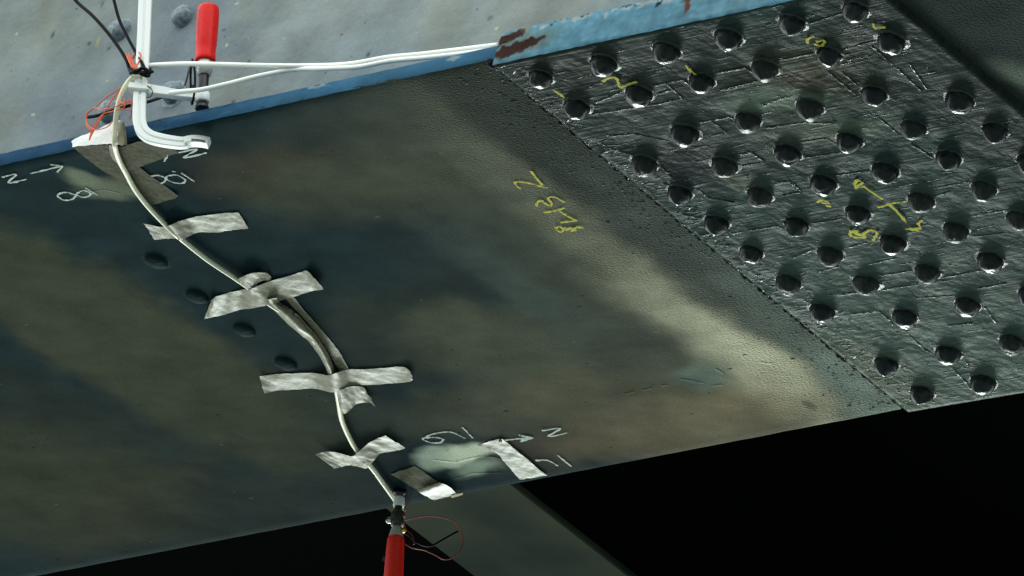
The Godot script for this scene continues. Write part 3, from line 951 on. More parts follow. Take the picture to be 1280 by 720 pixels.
func girder():
	var g = thing("steel_girder", "old riveted girder with pale grey web, blue flange edge and dark underside", "girder", Vector3(-0.4, YF, -0.5))
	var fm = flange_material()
	var uvf = func(v): return Vector2((v.x + 2.1) / 3.1, (0.03 - v.z) / 1.11)
	# flange: lower face and far edge; the far edge drifts a little along the length
	var st = begin()
	st.set_smooth_group(0)
	var wob = noise(4, 6.0, 4)
	var nx = 160
	var nz = 60
	var rows = []
	for i in nx + 1:
		var x = lerpf(-3.2, 1.9, float(i) / nx)
		var zf = -0.998 + 0.0285 * x
		var r = []
		var e = 0.0007 * wob.get_noise_2d(x * 4.0, 3.0)
		var f = 0.0010 * wob.get_noise_2d(x * 4.0, 13.0)
		r.append(Vector3(x, YF + 0.004 + e, ZE + e))
		r.append(Vector3(x, YF + 0.0012, ZE - 0.0012 + e))
		r.append(Vector3(x, YF, ZE - 0.004 + e))
		for j in range(1, nz):
			var z = lerpf(ZE, zf, float(j) / nz)
			r.append(Vector3(x, YF + 0.0012 * wob.get_noise_2d(x * 0.5, z * 0.7), z))
		r.append(Vector3(x, YF, zf + 0.005 + f))
		r.append(Vector3(x, YF + 0.0015, zf + 0.0013 + f))
		r.append(Vector3(x, YF + 0.005, zf + f))
		r.append(Vector3(x, YF + 0.025, zf + f))
		r.append(Vector3(x, YF + 0.025, ZW + 0.004))
		rows.append(r)
	for i in nx:
		for j in rows[0].size() - 1:
			for v in [rows[i][j], rows[i + 1][j], rows[i + 1][j + 1], rows[i][j], rows[i + 1][j + 1], rows[i][j + 1]]:
				st.set_uv(uvf.call(v))
				st.add_vertex(v)
	st.generate_normals()
	st.generate_tangents()
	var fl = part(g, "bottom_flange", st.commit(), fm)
	# near edge of the flange and the ledge above it
	var em = edge_material(false)
	var o = [Vector2(ZW + 0.003, YF + 0.025), Vector2(ZE - 0.003, YF + 0.025), Vector2(ZE - 0.0008, YF + 0.0242), Vector2(ZE, YF + 0.0222), Vector2(ZE + 0.0003, YF + 0.004), Vector2(ZE - 0.0006, YF + 0.0015)]
	part(g, "flange_edge", rolled(o, -3.2, 1.9, 0.012, 0.0009, 9, func(v): return Vector2((v.x + 2.1) / 3.1, (0.06 - v.y) / 0.07)), em, "blue painted near edge of the flange")
	# web
	st = begin()
	st.set_smooth_group(0)
	var wn = noise(44, 1.4, 3)
	for i in 60:
		for j in 24:
			var q = []
			for ij in [[i, j], [i, j + 1], [i + 1, j + 1], [i + 1, j]]:
				var x = lerpf(-3.2, 1.9, ij[0] / 60.0)
				var y = lerpf(YF + 0.02, 1.19, pow(ij[1] / 24.0, 1.5))
				q.append(Vector3(x, y, ZW + 0.003 * wn.get_noise_2d(x, y)))
			for v in [q[0], q[1], q[2], q[0], q[2], q[3]]:
				st.set_uv(Vector2((v.x + 1.6) / 3.2, (0.9 - v.y) / 1.0))
				st.add_vertex(v)
	st.generate_normals()
	st.generate_tangents()
	var web = part(g, "web", st.commit(), web_material())
	st = begin()
	box(st, Vector3(-3.2, YF + 0.025, ZW - 0.02), Vector3(1.9, 1.19, ZW - 0.006))
	part(g, "web_back", finish(st), M.dark_paint)
	var wr = rivet_mesh(3, 0.0185, 0.020, 0.0003, M.web_rivet_paint, M.web_rivet_paint)
	var turned = Basis(Vector3.RIGHT, -PI / 2)
	for p in [Vector3(-0.8380, 0.3108, -0.1000), Vector3(-0.9750, 0.3124, -0.1000), Vector3(-0.8057, 0.1674, -0.1000), Vector3(-0.9373, 0.1570, -0.1000)]:
		rivet(web, wr, Vector3(p.x, p.y, ZW), p.x * 40.0, 1.0, turned)
	# cover plate under the flange
	var cm = cover_material()
	var uvc = func(v): return Vector2((v.x + 0.02) / 0.78, (0.02 - v.z) / 1.02)
	var cn = noise(31, 14.0, 4)
	var cl = noise(32, 2.0, 3)
	st = begin()
	st.set_smooth_group(0)
	var gx = 110
	var gz = 150
	var gridp = []
	for i in gx + 5:
		var r = []
		for j in gz + 5:
			var a = clampf((i - 2) / float(gx), 0.0, 1.0)
			var b = clampf((j - 2) / float(gz), 0.0, 1.0)
			var z = lerpf(ZE + 0.0015, CZ1, b)
			var xa = 0.0016 * cn.get_noise_2d(z * 5.0, 1.0) - 0.0073 * b
			var xb = 0.0012 * cn.get_noise_2d(z * 5.0, 9.0) + CX1 - 0.012 + 0.075 * maxf(0.0, -z) * 0.3
			var x = lerpf(xa, xb, a)
			if i == 1: x -= 0.0012
			if i == 0: x -= 0.0016
			if i == gx + 3: x += 0.0012
			if i == gx + 4: x += 0.0016
			if j <= 1: z += 0.0009
			if j >= gz + 3: z -= 0.0012
			var y = 0.0002 + 0.0009 * cl.get_noise_2d(x, z) + 0.0004 * cn.get_noise_2d(x * 2.0, z * 2.0)
			var edge = mini(mini(i, j), mini(gx + 4 - i, gz + 4 - j))
			if edge == 1: y = 0.0012 + 0.0005 * cn.get_noise_2d(x * 6.0, z * 6.0)
			if edge == 0: y = YF + 0.001
			r.append(Vector3(x, y, z))
		gridp.append(r)
	for i in gx + 4:
		for j in gz + 4:
			for v in [gridp[i][j], gridp[i + 1][j], gridp[i + 1][j + 1], gridp[i][j], gridp[i + 1][j + 1], gridp[i][j + 1]]:
				st.set_uv(uvc.call(v))
				st.add_vertex(v)
	st.generate_normals()
	st.generate_tangents()
	var cover = part(g, "cover_plate", st.commit(), cm, "dark riveted cover plate with thick brushed paint")
	var ecm = edge_material(true)
	o = [Vector2(ZW + 0.003, YF + 0.046), Vector2(ZE + 0.0005, YF + 0.0455), Vector2(ZE + 0.0030, YF + 0.0435), Vector2(ZE + 0.0034, YF + 0.02), Vector2(ZE + 0.0030, 0.010), Vector2(ZE + 0.0034, 0.0085), Vector2(ZE + 0.0034, 0.0015), Vector2(ZE + 0.0024, 0.0)]
	var pe = part(g, "cover_plate_edge", rolled(o, 0.0, CX1, 0.006, 0.0011, 12, func(v): return Vector2((v.x + 0.01) / 0.76, (0.06 - v.y) / 0.07)), ecm, "pale blue edge of the cover plates with rust at its corner")
	st = begin()
	box(st, Vector3(0.0008, YF + 0.026, ZW + 0.004), Vector3(CX1, YF + 0.0452, ZE + 0.0012), 0.001)
	part(pe, "upper_plate", finish(st), M.web_rivet_paint)
	# sealant bead at the plate's left end, crevice shade put into its colour
	var sn = noise(71, 60.0, 3)
	var run = []
	for i in 330:
		var z = lerpf(ZE, CZ1, i / 329.0)
		run.append(Vector3(-0.0135 + 0.0073 * z + 0.0016 * cn.get_noise_2d(z * 5.0, 1.0) + 0.0009 * sn.get_noise_2d(z, 3.0), YF - 0.0008, z))
	var fat = []
	for i in 330:
		fat.append(Vector2.ONE * clampf(0.9 + 1.3 * sn.get_noise_2d(run[i].z, 9.0), 0.25, 1.7))
	st = begin()
	sweep(st, run, circle(0.0042, 7), Vector3(0, 1, 0), true, fat)
	part(cover, "joint_seam", finish(st), M.seam_shade, "dark cracked seam along the plate end")
	# thick strings of paint: the ends of brush strokes, torn drips along the plate's left end
	var lay = func(x, z): return 0.0002 + 0.0009 * cl.get_noise_2d(x, z) + 0.0004 * cn.get_noise_2d(x * 2.0, z * 2.0)
	var rr = RandomNumberGenerator.new()
	rr.seed = 66
	st = begin()
	var strings = paint_lines()
	for i in 150:
		var p = Vector2(0.004 + absf(rr.randfn(0.0, 0.035)), -rr.randf() * 0.97)
		var an = rr.randf_range(-0.6, 0.6)
		var l = rr.randf_range(0.004, 0.016)
		strings.append([p, p + Vector2(cos(an), sin(an)) * l])
	for i in 170:      # lumps that break the line of the plate's left end
		var zz = -rr.randf() * 0.985
		var p = Vector2(-0.0008 + 0.0073 * zz + rr.randf_range(-0.001, 0.003), zz)
		strings.append([p, p + Vector2(rr.randf_range(-0.002, 0.006), rr.randf_range(-0.008, 0.008))])
	for i in 210:
		var zz = ROWS[rr.randi() % 11] + rr.randf_range(-0.05, 0.05)
		var p = Vector2(rr.randf_range(0.02, 0.68), zz)
		strings.append([p, p + Vector2(rr.randf_range(0.006, 0.045), rr.randf_range(-0.003, 0.003))])
	for k in strings.size():
		var q = strings[k]
		var pts = []
		for v in q:
			pts.append(Vector3(v.x, 0, v.y))
		var pp = []
		for j in pts.size() - 1:
			var steps = maxi(3, int((pts[j + 1] - pts[j]).length() / 0.0025))
			for t in steps:
				pp.append(pts[j].lerp(pts[j + 1], float(t) / steps))
		pp.append(pts[pts.size() - 1])
		var scl = []
		for j in pp.size():
			var w = sn.get_noise_2d(pp[j].x * 1.5 + k, pp[j].z * 1.5)
			pp[j] += Vector3(0.0007 * sn.get_noise_2d(pp[j].x, k * 3.0), 0, 0.0009 * sn.get_noise_2d(pp[j].x * 1.3, pp[j].z + k))
			pp[j].x = clampf(pp[j].x, -0.009, 0.685)
			pp[j].z = clampf(pp[j].z, -0.983, 0.003)
			pp[j].y = lay.call(pp[j].x, pp[j].z) + 0.0001
			scl.append(Vector2.ONE * clampf(0.62 + 1.5 * w, 0.02, 1.25) * (0.3 if j == 0 or j == pp.size() - 1 else 1.0))
		sweep(st, pp, circle(0.00145 if k < 80 else 0.001, 6), Vector3(0, 1, 0), true, scl)
	var strands = part(cover, "paint_ridges", finish(st), M.ridge_paint)
	strands.set_meta("kind", "stuff")
	st = begin()
	for i in 330:      # crumbs and runs of thick paint on the flange beside the plate
		var z = -rr.randf() * 0.985
		var p = Vector3(-0.006 - absf(rr.randfn(0.0, 0.055)) - 0.0073 * -z, YF - 0.0003, z)
		var l = rr.randf_range(0.0015, 0.009)
		var q = p + Vector3(l, 0, rr.randf_range(-0.4, 0.4) * l)
		sweep(st, [p, p.lerp(q, 0.3), p.lerp(q, 0.7), q], circle(rr.randf_range(0.0004, 0.0011), 6), Vector3(0, 1, 0), true, [Vector2.ONE * 0.2, Vector2.ONE, Vector2.ONE * rr.randf_range(0.5, 1.2), Vector2.ONE * 0.2])
	var crumbs = part(fl, "paint_crumbs", finish(st), M.crumb_paint)
	crumbs.set_meta("kind", "stuff")
	# rivets of the cover plate
	var kinds = []
	for i in 9:
		kinds.append(rivet_mesh(100 + i * 13, 0.0190 + 0.0008 * sin(i * 2.1), 0.0195 + 0.0016 * cos(i * 1.7), 0.0019, M.rivet_paint if i % 3 else M.rivet_paint_dusty, M.collar_paint))
	var rng = RandomNumberGenerator.new()
	rng.seed = 8
	for c in 6:
		var zs = ROWS.duplicate()
		if c == 0 or c == 5:
			zs = [ROWS[0], ROWS[1]] + HALF + [ROWS[9], ROWS[10]]
		for z in zs:
			rivet(cover, kinds[rng.randi() % 9], Vector3(COLS[c] + rng.randf_range(-0.0012, 0.0012), 0.0004, z + rng.randf_range(-0.0012, 0.0012)), rng.randf() * TAU, rng.randf_range(0.96, 1.05))
	# low painted-over rivets of the flange
	var low = rivet_mesh(7, 0.0185, 0.0066, 0.0001, M.flush_rivet_paint, M.flush_rivet_paint)
	for p in [Vector3(-0.9628, 0.0120, -0.2936), Vector3(-0.9709, 0.0120, -0.3981), Vector3(-0.9643, 0.0120, -0.5029), Vector3(-0.9675, 0.0120, -0.6060)]:
		rivet(fl, low, Vector3(p.x, YF, p.z), p.x * 30.0)

# ------------------------------------------------------------------ chalk and crayon on the steel
func stroke_mesh(lines: Array, width: float, seed_: int) -> ArrayMesh:
	var st = begin()
	st.set_smooth_group(-1)
	var n = noise(seed_, 160.0, 3)
	for l in lines:
		var path = curve(l, 7) if l.size() > 2 else curve([l[0], l[0].lerp(l[1], 0.5), l[1]], 8)
		var prev = []
		for i in path.size():
			var t = (path[mini(i + 1, path.size() - 1)] - path[maxi(i - 1, 0)])
			t = Vector3(t.x, 0, t.z).normalized()
			var s = Vector3(-t.z, 0, t.x)
			var w = width * (0.5 + 0.28 * n.get_noise_3dv(path[i]) * 2.0)
			if i == 0 or i == path.size() - 1:
				w *= 0.5
			var m = path[i] + s * n.get_noise_3dv(path[i] + Vector3(3, 0, 0)) * width * 0.3
			var now = [m - s * w, m + Vector3(0, -0.0003, 0), m + s * w]
			if prev.size():
				quad(st, prev[0], prev[1], now[1], now[0])
				quad(st, prev[1], prev[2], now[2], now[1])
			prev = now
	return finish(st)

func mark(parent, called: String, lines: Array, width: float, m, label: String):
	part(parent, called, stroke_mesh(lines, width, lines.size() * 7 + 1), m, label)

func markings():
	var fl = get_node("steel_girder/bottom_flange")
	var cv = get_node("steel_girder/cover_plate")
	var h = 0.0032
	mark(fl, "chalk_letter", [[Vector3(-1.0387, 0.0104, -0.0189), Vector3(-1.0083, 0.0104, -0.0189), Vector3(-1.0397, 0.0104, -0.0346), Vector3(-1.0009, 0.0104, -0.0358)]], h, M.chalk_white, "white chalk letter N left of the chalk arrow")
	mark(fl, "chalk_arrow", [[Vector3(-0.9825, 0.0104, -0.0246), Vector3(-0.9114, 0.0104, -0.0225)], [Vector3(-0.9290, 0.0104, -0.0138), Vector3(-0.9107, 0.0104, -0.0227)], [Vector3(-0.9107, 0.0104, -0.0227), Vector3(-0.9337, 0.0104, -0.0347)]], h, M.chalk_white, "white chalk arrow by the upper clamp")
	mark(fl, "chalk_number", [[Vector3(-0.9539, 0.0104, -0.0950), Vector3(-0.9597, 0.0104, -0.0874), Vector3(-0.9746, 0.0104, -0.0848), Vector3(-0.9853, 0.0104, -0.0906), Vector3(-0.9848, 0.0104, -0.1003), Vector3(-0.9721, 0.0104, -0.1051), Vector3(-0.9585, 0.0104, -0.1007), Vector3(-0.9457, 0.0104, -0.0932), Vector3(-0.9282, 0.0104, -0.0906), Vector3(-0.9222, 0.0104, -0.0970), Vector3(-0.9337, 0.0104, -0.1055), Vector3(-0.9473, 0.0104, -0.1040), Vector3(-0.9512, 0.0104, -0.0957), Vector3(-0.9537, 0.0104, -0.0938)], [Vector3(-0.9204, 0.0104, -0.0846), Vector3(-0.9156, 0.0104, -0.1078)]], h, M.chalk_white, "white chalk number 18 left of the taped cable")
	mark(fl, "chalk_number", [[Vector3(-0.7845, 0.0104, -0.0900), Vector3(-0.7694, 0.0104, -0.0920), Vector3(-0.7651, 0.0104, -0.1015), Vector3(-0.7728, 0.0104, -0.1080), Vector3(-0.7853, 0.0104, -0.1114)], [Vector3(-0.7610, 0.0104, -0.0980), Vector3(-0.7403, 0.0104, -0.0993), Vector3(-0.7355, 0.0104, -0.1148), Vector3(-0.7437, 0.0104, -0.1205), Vector3(-0.7597, 0.0104, -0.1159), Vector3(-0.7646, 0.0104, -0.1074), Vector3(-0.7610, 0.0104, -0.0980)], [Vector3(-0.7273, 0.0104, -0.0967), Vector3(-0.7243, 0.0104, -0.1233)], [Vector3(-0.7393, 0.0104, -0.0891), Vector3(-0.7342, 0.0104, -0.0918)]], h, M.chalk_white, "white chalk number 18 half under the shaded tape")
	mark(fl, "chalk_arrow", [[Vector3(-0.7111, 0.0104, -0.0485), Vector3(-0.7325, 0.0104, -0.0625)]], h, M.chalk_white, "short white chalk tick under the clamp jaw")
	mark(fl, "chalk_letter", [[Vector3(-0.6902, 0.0104, -0.0494), Vector3(-0.6505, 0.0104, -0.0495), Vector3(-0.6924, 0.0104, -0.0633), Vector3(-0.6429, 0.0104, -0.0627)]], h, M.chalk_white, "white chalk letter N beneath the clamp jaw")
	mark(fl, "chalk_number", [[Vector3(-0.8214, 0.0104, -0.8769), Vector3(-0.8305, 0.0104, -0.8548), Vector3(-0.8534, 0.0104, -0.8505), Vector3(-0.8836, 0.0104, -0.8545), Vector3(-0.8969, 0.0104, -0.8605), Vector3(-0.8921, 0.0104, -0.8705), Vector3(-0.8725, 0.0104, -0.8756), Vector3(-0.8608, 0.0104, -0.8683), Vector3(-0.8722, 0.0104, -0.8598), Vector3(-0.8892, 0.0104, -0.8585)], [Vector3(-0.8012, 0.0104, -0.8468), Vector3(-0.8069, 0.0104, -0.8799)]], h, M.chalk_white, "white chalk number 19 above the pale smear")
	mark(fl, "chalk_arrow", [[Vector3(-0.7572, 0.0104, -0.8991), Vector3(-0.7028, 0.0104, -0.9046)], [Vector3(-0.7206, 0.0104, -0.8921), Vector3(-0.7015, 0.0104, -0.9049)], [Vector3(-0.7196, 0.0104, -0.8971), Vector3(-0.7025, 0.0104, -0.9055)], [Vector3(-0.7328, 0.0104, -0.9102), Vector3(-0.7021, 0.0104, -0.9056)], [Vector3(-0.7287, 0.0104, -0.9065), Vector3(-0.7033, 0.0104, -0.9052)]], h, M.chalk_white, "white chalk arrow with filled head near the lower edge")
	mark(fl, "chalk_letter", [[Vector3(-0.6717, 0.0104, -0.8915), Vector3(-0.6342, 0.0104, -0.8935), Vector3(-0.6735, 0.0104, -0.9091), Vector3(-0.6324, 0.0104, -0.9080)]], h, M.chalk_white, "white chalk letter N near the lower edge")
	mark(fl, "chalk_number", [[Vector3(-0.7483, 0.0104, -0.9662), Vector3(-0.7277, 0.0104, -0.9699), Vector3(-0.7209, 0.0104, -0.9899)], [Vector3(-0.6981, 0.0104, -0.9617), Vector3(-0.6991, 0.0104, -0.9971)]], h, M.chalk_white, "white chalk number cut by tape at the lower edge")
	h = 0.0042
	mark(fl, "crayon_number", [[Vector3(-0.2061, 0.0100, -0.2935), Vector3(-0.2032, 0.0100, -0.2771), Vector3(-0.1978, 0.0100, -0.2756), Vector3(-0.1875, 0.0100, -0.2807), Vector3(-0.1699, 0.0100, -0.2958), Vector3(-0.1616, 0.0100, -0.3033), Vector3(-0.1680, 0.0100, -0.2985), Vector3(-0.1689, 0.0100, -0.2946)], [Vector3(-0.1548, 0.0100, -0.2571), Vector3(-0.1588, 0.0100, -0.2704), Vector3(-0.1619, 0.0100, -0.2839), Vector3(-0.1638, 0.0100, -0.2961)]], h, M.crayon_yellow, "yellow crayon figure 7 beside the cover plate, highest of the figures")
	mark(fl, "crayon_number", [[Vector3(-0.2153, 0.0100, -0.3418), Vector3(-0.2072, 0.0100, -0.3335), Vector3(-0.1971, 0.0100, -0.3303), Vector3(-0.1955, 0.0100, -0.3384), Vector3(-0.1921, 0.0100, -0.3479), Vector3(-0.1830, 0.0100, -0.3359), Vector3(-0.1822, 0.0100, -0.3301), Vector3(-0.1735, 0.0100, -0.3259), Vector3(-0.1673, 0.0100, -0.3298), Vector3(-0.1636, 0.0100, -0.3452)]], h, M.crayon_yellow, "yellow crayon figure 3 beside the cover plate")
	mark(fl, "crayon_number", [[Vector3(-0.2163, 0.0100, -0.3592), Vector3(-0.2031, 0.0100, -0.3597), Vector3(-0.1860, 0.0100, -0.3594), Vector3(-0.1730, 0.0100, -0.3576)], [Vector3(-0.1872, 0.0100, -0.3621), Vector3(-0.1862, 0.0100, -0.3745), Vector3(-0.1816, 0.0100, -0.3926), Vector3(-0.1919, 0.0100, -0.3912), Vector3(-0.2103, 0.0100, -0.3905)]], h, M.crayon_yellow, "yellow crayon figure 4 beside the cover plate")
	mark(fl, "crayon_number", [[Vector3(-0.2285, 0.0100, -0.4022), Vector3(-0.2192, 0.0100, -0.3987), Vector3(-0.2166, 0.0100, -0.4056), Vector3(-0.2280, 0.0100, -0.4115), Vector3(-0.2298, 0.0100, -0.4049)], [Vector3(-0.2118, 0.0100, -0.4023), Vector3(-0.2089, 0.0100, -0.4139), Vector3(-0.1942, 0.0100, -0.4089), Vector3(-0.1820, 0.0100, -0.4118)], [Vector3(-0.2164, 0.0100, -0.4102), Vector3(-0.2020, 0.0100, -0.4082), Vector3(-0.2009, 0.0100, -0.4168)]], h, M.crayon_yellow, "smudged yellow crayon scrawl, lowest of the figures")
	mark(cv, "crayon_mark", [[Vector3(0.0511, -0.0022, -0.0704), Vector3(0.0538, -0.0022, -0.0937)]], h, M.crayon_yellow, "short yellow crayon dash by the corner rivets")
	mark(cv, "crayon_mark", [[Vector3(0.1420, -0.0022, -0.0763), Vector3(0.1600, -0.0022, -0.0710), Vector3(0.1684, -0.0022, -0.0731), Vector3(0.1644, -0.0022, -0.0840), Vector3(0.1574, -0.0022, -0.0965), Vector3(0.1744, -0.0022, -0.0943), Vector3(0.1935, -0.0022, -0.0918)]], h, M.crayon_yellow, "yellow crayon figure between rivets near the top edge")
	mark(cv, "crayon_mark", [[Vector3(0.2972, -0.0022, -0.0782), Vector3(0.2926, -0.0022, -0.0961), Vector3(0.2962, -0.0022, -0.0876), Vector3(0.2945, -0.0022, -0.1039)]], h, M.crayon_yellow, "yellow crayon dab behind a rivet")
	mark(cv, "crayon_mark", [[Vector3(0.5161, -0.0022, -0.0876), Vector3(0.5258, -0.0022, -0.0764), Vector3(0.5375, -0.0022, -0.0754)], [Vector3(0.5255, -0.0022, -0.0905), Vector3(0.5312, -0.0022, -0.0979), Vector3(0.5459, -0.0022, -0.0882), Vector3(0.5322, -0.0022, -0.0869)]], h, M.crayon_yellow, "worn yellow crayon squiggle above a rivet")
	mark(cv, "crayon_mark", [[Vector3(0.6467, -0.0022, -0.0741), Vector3(0.6411, -0.0022, -0.0836), Vector3(0.6593, -0.0022, -0.0864)]], h, M.crayon_yellow, "yellow crayon hook by the last column of rivets")
	mark(cv, "crayon_mark", [[Vector3(0.3347, -0.0024, -0.4304), Vector3(0.3419, -0.0024, -0.4170), Vector3(0.3529, -0.0024, -0.4117), Vector3(0.3552, -0.0024, -0.4175), Vector3(0.3392, -0.0024, -0.4248), Vector3(0.3464, -0.0024, -0.4286), Vector3(0.3525, -0.0024, -0.4253)], [Vector3(0.3503, -0.0024, -0.4281), Vector3(0.3524, -0.0024, -0.4458), Vector3(0.3562, -0.0024, -0.4657)], [Vector3(0.3334, -0.0024, -0.4815), Vector3(0.3528, -0.0024, -0.4802), Vector3(0.3606, -0.0024, -0.4790), Vector3(0.3673, -0.0024, -0.4793), Vector3(0.3883, -0.0024, -0.4802)], [Vector3(0.3580, -0.0024, -0.4766), Vector3(0.3549, -0.0024, -0.4877), Vector3(0.3565, -0.0024, -0.4813), Vector3(0.3553, -0.0024, -0.5033), Vector3(0.3498, -0.0024, -0.5294)]], h, M.crayon_yellow, "long yellow crayon figure among the rivets")
	mark(cv, "crayon_mark", [[Vector3(0.3364, -0.0024, -0.5436), Vector3(0.3491, -0.0024, -0.5465), Vector3(0.3614, -0.0024, -0.5483), Vector3(0.3663, -0.0024, -0.5376), Vector3(0.3795, -0.0024, -0.5310)], [Vector3(0.3431, -0.0024, -0.5482), Vector3(0.3551, -0.0024, -0.5534)]], h, M.crayon_yellow, "yellow crayon tick with upturned end")
	mark(cv, "crayon_mark", [[Vector3(0.2493, -0.0024, -0.4436), Vector3(0.2642, -0.0024, -0.4409), Vector3(0.2661, -0.0024, -0.4501), Vector3(0.2559, -0.0024, -0.4455), Vector3(0.2675, -0.0024, -0.4512)], [Vector3(0.2574, -0.0024, -0.4552), Vector3(0.2645, -0.0024, -0.4579)]], h, M.crayon_yellow, "small yellow crayon smear under a rivet")
	mark(cv, "crayon_mark", [[Vector3(0.2403, -0.0024, -0.5381), Vector3(0.2442, -0.0024, -0.5288), Vector3(0.2561, -0.0024, -0.5269), Vector3(0.2562, -0.0024, -0.5357), Vector3(0.2611, -0.0024, -0.5440), Vector3(0.2415, -0.0024, -0.5395)], [Vector3(0.2520, -0.0024, -0.5292), Vector3(0.2569, -0.0024, -0.5376), Vector3(0.2648, -0.0024, -0.5364), Vector3(0.2824, -0.0024, -0.5317), Vector3(0.2873, -0.0024, -0.5358), Vector3(0.2751, -0.0024, -0.5498), Vector3(0.2656, -0.0024, -0.5575)], [Vector3(0.2535, -0.0024, -0.5332), Vector3(0.2645, -0.0024, -0.5398)]], h * 1.3, M.crayon_yellow, "thick yellow crayon B lowest on the cover plate")

# ------------------------------------------------------------------ tape
func tape(mesh: ArrayMesh, m, label: String):
	return whole("tape_strip", mesh, m, label, "tape", "strips of tape holding the cable")

func tapes():
	var T = M.tape_silver
	var t
	# broad tape at the near edge; shade darkens its colour, light whitens the fold
	t = thing("tape_strip", "broad tape with shade in its brown tone, slanting from the lit fold at the upper edge", "tape", Vector3(-0.8302, 0.0120, -0.0676), "strips of tape holding the cable")
	part(t, "strip", sheet([[Vector3(-0.8525, 0.0108, 0.0157), Vector3(-0.8165, 0.0108, 0.0085), Vector3(-0.7814, 0.0104, 0.0023)], [Vector3(-0.8547, 0.0108, -0.0140), Vector3(-0.8170, 0.0110, -0.0137), Vector3(-0.7835, 0.0110, -0.0143)], [Vector3(-0.8547, 0.0108, -0.0467), Vector3(-0.8188, 0.0110, -0.0412), Vector3(-0.7852, 0.0110, -0.0324)], [Vector3(-0.8476, 0.0106, -0.0813), Vector3(-0.8154, 0.0108, -0.0723), Vector3(-0.7847, 0.0108, -0.0648)], [Vector3(-0.8455, 0.0108, -0.1175), Vector3(-0.8140, 0.0110, -0.1129), Vector3(-0.7837, 0.0110, -0.1076)], [Vector3(-0.8466, 0.0108, -0.1573), Vector3(-0.8141, 0.0110, -0.1552), Vector3(-0.7802, 0.0105, -0.1500)]], 7, 6, 0.0006, 3), M.tape_shaded)
	part(t, "folded_end", sheet([[Vector3(-0.8615, 0.0234, 0.0140), Vector3(-0.8540, 0.0107, 0.0140)], [Vector3(-0.8371, 0.0271, 0.0170), Vector3(-0.8275, 0.0069, 0.0170)], [Vector3(-0.8122, 0.0291, 0.0190), Vector3(-0.8030, 0.0033, 0.0180)], [Vector3(-0.7922, 0.0347, 0.0190), Vector3(-0.7786, -0.0003, 0.0190)], [Vector3(-0.7761, 0.0388, 0.0180), Vector3(-0.7586, -0.0039, 0.0190)], [Vector3(-0.7637, 0.0413, 0.0160), Vector3(-0.7442, -0.0066, 0.0170)]], 6, 8, 0.0012, 5), M.white_and_lit_tape, "tape end folded up over the edge, made white for the light on it")
	part(t, "folded_flap", sheet([[Vector3(-0.7648, 0.0371, 0.0185), Vector3(-0.7482, -0.0032, 0.0195)], [Vector3(-0.7501, 0.0337, 0.0220), Vector3(-0.7362, -0.0113, 0.0200)], [Vector3(-0.7450, 0.0260, 0.0170), Vector3(-0.7333, -0.0066, 0.0160)], [Vector3(-0.7437, 0.0102, 0.0100), Vector3(-0.7366, -0.0037, 0.0100)]], 6, 8, 0.0012, 6), M.tape_silver, "creased silver flap of the fold")
	# tape under the clamp jaw, shade put into its colour
	tape(sheet([[Vector3(-0.7781, 0.0075, -0.0008), Vector3(-0.8144, 0.0065, -0.0584)], [Vector3(-0.7669, 0.0080, -0.0050), Vector3(-0.8100, 0.0080, -0.0622)], [Vector3(-0.7479, 0.0090, -0.0041), Vector3(-0.7947, 0.0090, -0.0636)], [Vector3(-0.7236, 0.0100, -0.0048), Vector3(-0.7704, 0.0100, -0.0607)], [Vector3(-0.6963, 0.0100, -0.0244), Vector3(-0.7211, 0.0100, -0.0530)], [Vector3(-0.6836, 0.0100, -0.0397), Vector3(-0.6906, 0.0100, -0.0492)]], 6, 8, 0.0005, 8), M.tape_shaded, "flat tape beneath the white clamp jaw, shade in its brown colour")
	tape(sheet([[Vector3(-0.7736, 0.0010, 0.0131), Vector3(-0.7645, -0.0010, 0.0103)], [Vector3(-0.7981, 0.0080, -0.0120), Vector3(-0.7800, -0.0010, -0.0119)], [Vector3(-0.8096, 0.0090, -0.0312), Vector3(-0.7933, -0.0005, -0.0332)], [Vector3(-0.8054, 0.0040, -0.0406), Vector3(-0.8047, 0.0005, -0.0514)]], 6, 6, 0.0004, 9), T, "small silver sliver of tape beside the cable at the upper edge")
	tape(sheet([[Vector3(-0.8921, 0.0060, -0.1909), Vector3(-0.9131, 0.0090, -0.2365)], [Vector3(-0.8801, 0.0100, -0.2105), Vector3(-0.8941, 0.0100, -0.2424)], [Vector3(-0.8609, 0.0060, -0.2081), Vector3(-0.8708, 0.0060, -0.2411)], [Vector3(-0.8410, -0.0005, -0.1994), Vector3(-0.8564, 0.0005, -0.2407)], [Vector3(-0.8266, 0.0030, -0.1999), Vector3(-0.8419, 0.0050, -0.2417)], [Vector3(-0.8101, 0.0088, -0.2036), Vector3(-0.8332, 0.0095, -0.2433)], [Vector3(-0.7688, 0.0106, -0.2078), Vector3(-0.7931, 0.0106, -0.2530)], [Vector3(-0.7402, 0.0108, -0.2116), Vector3(-0.7613, 0.0108, -0.2552)], [Vector3(-0.7158, 0.0108, -0.2162), Vector3(-0.7312, 0.0095, -0.2569)]], 5, 8, 0.0005, 11), T, "silver tape strip highest of the cross strips, left end lifted")
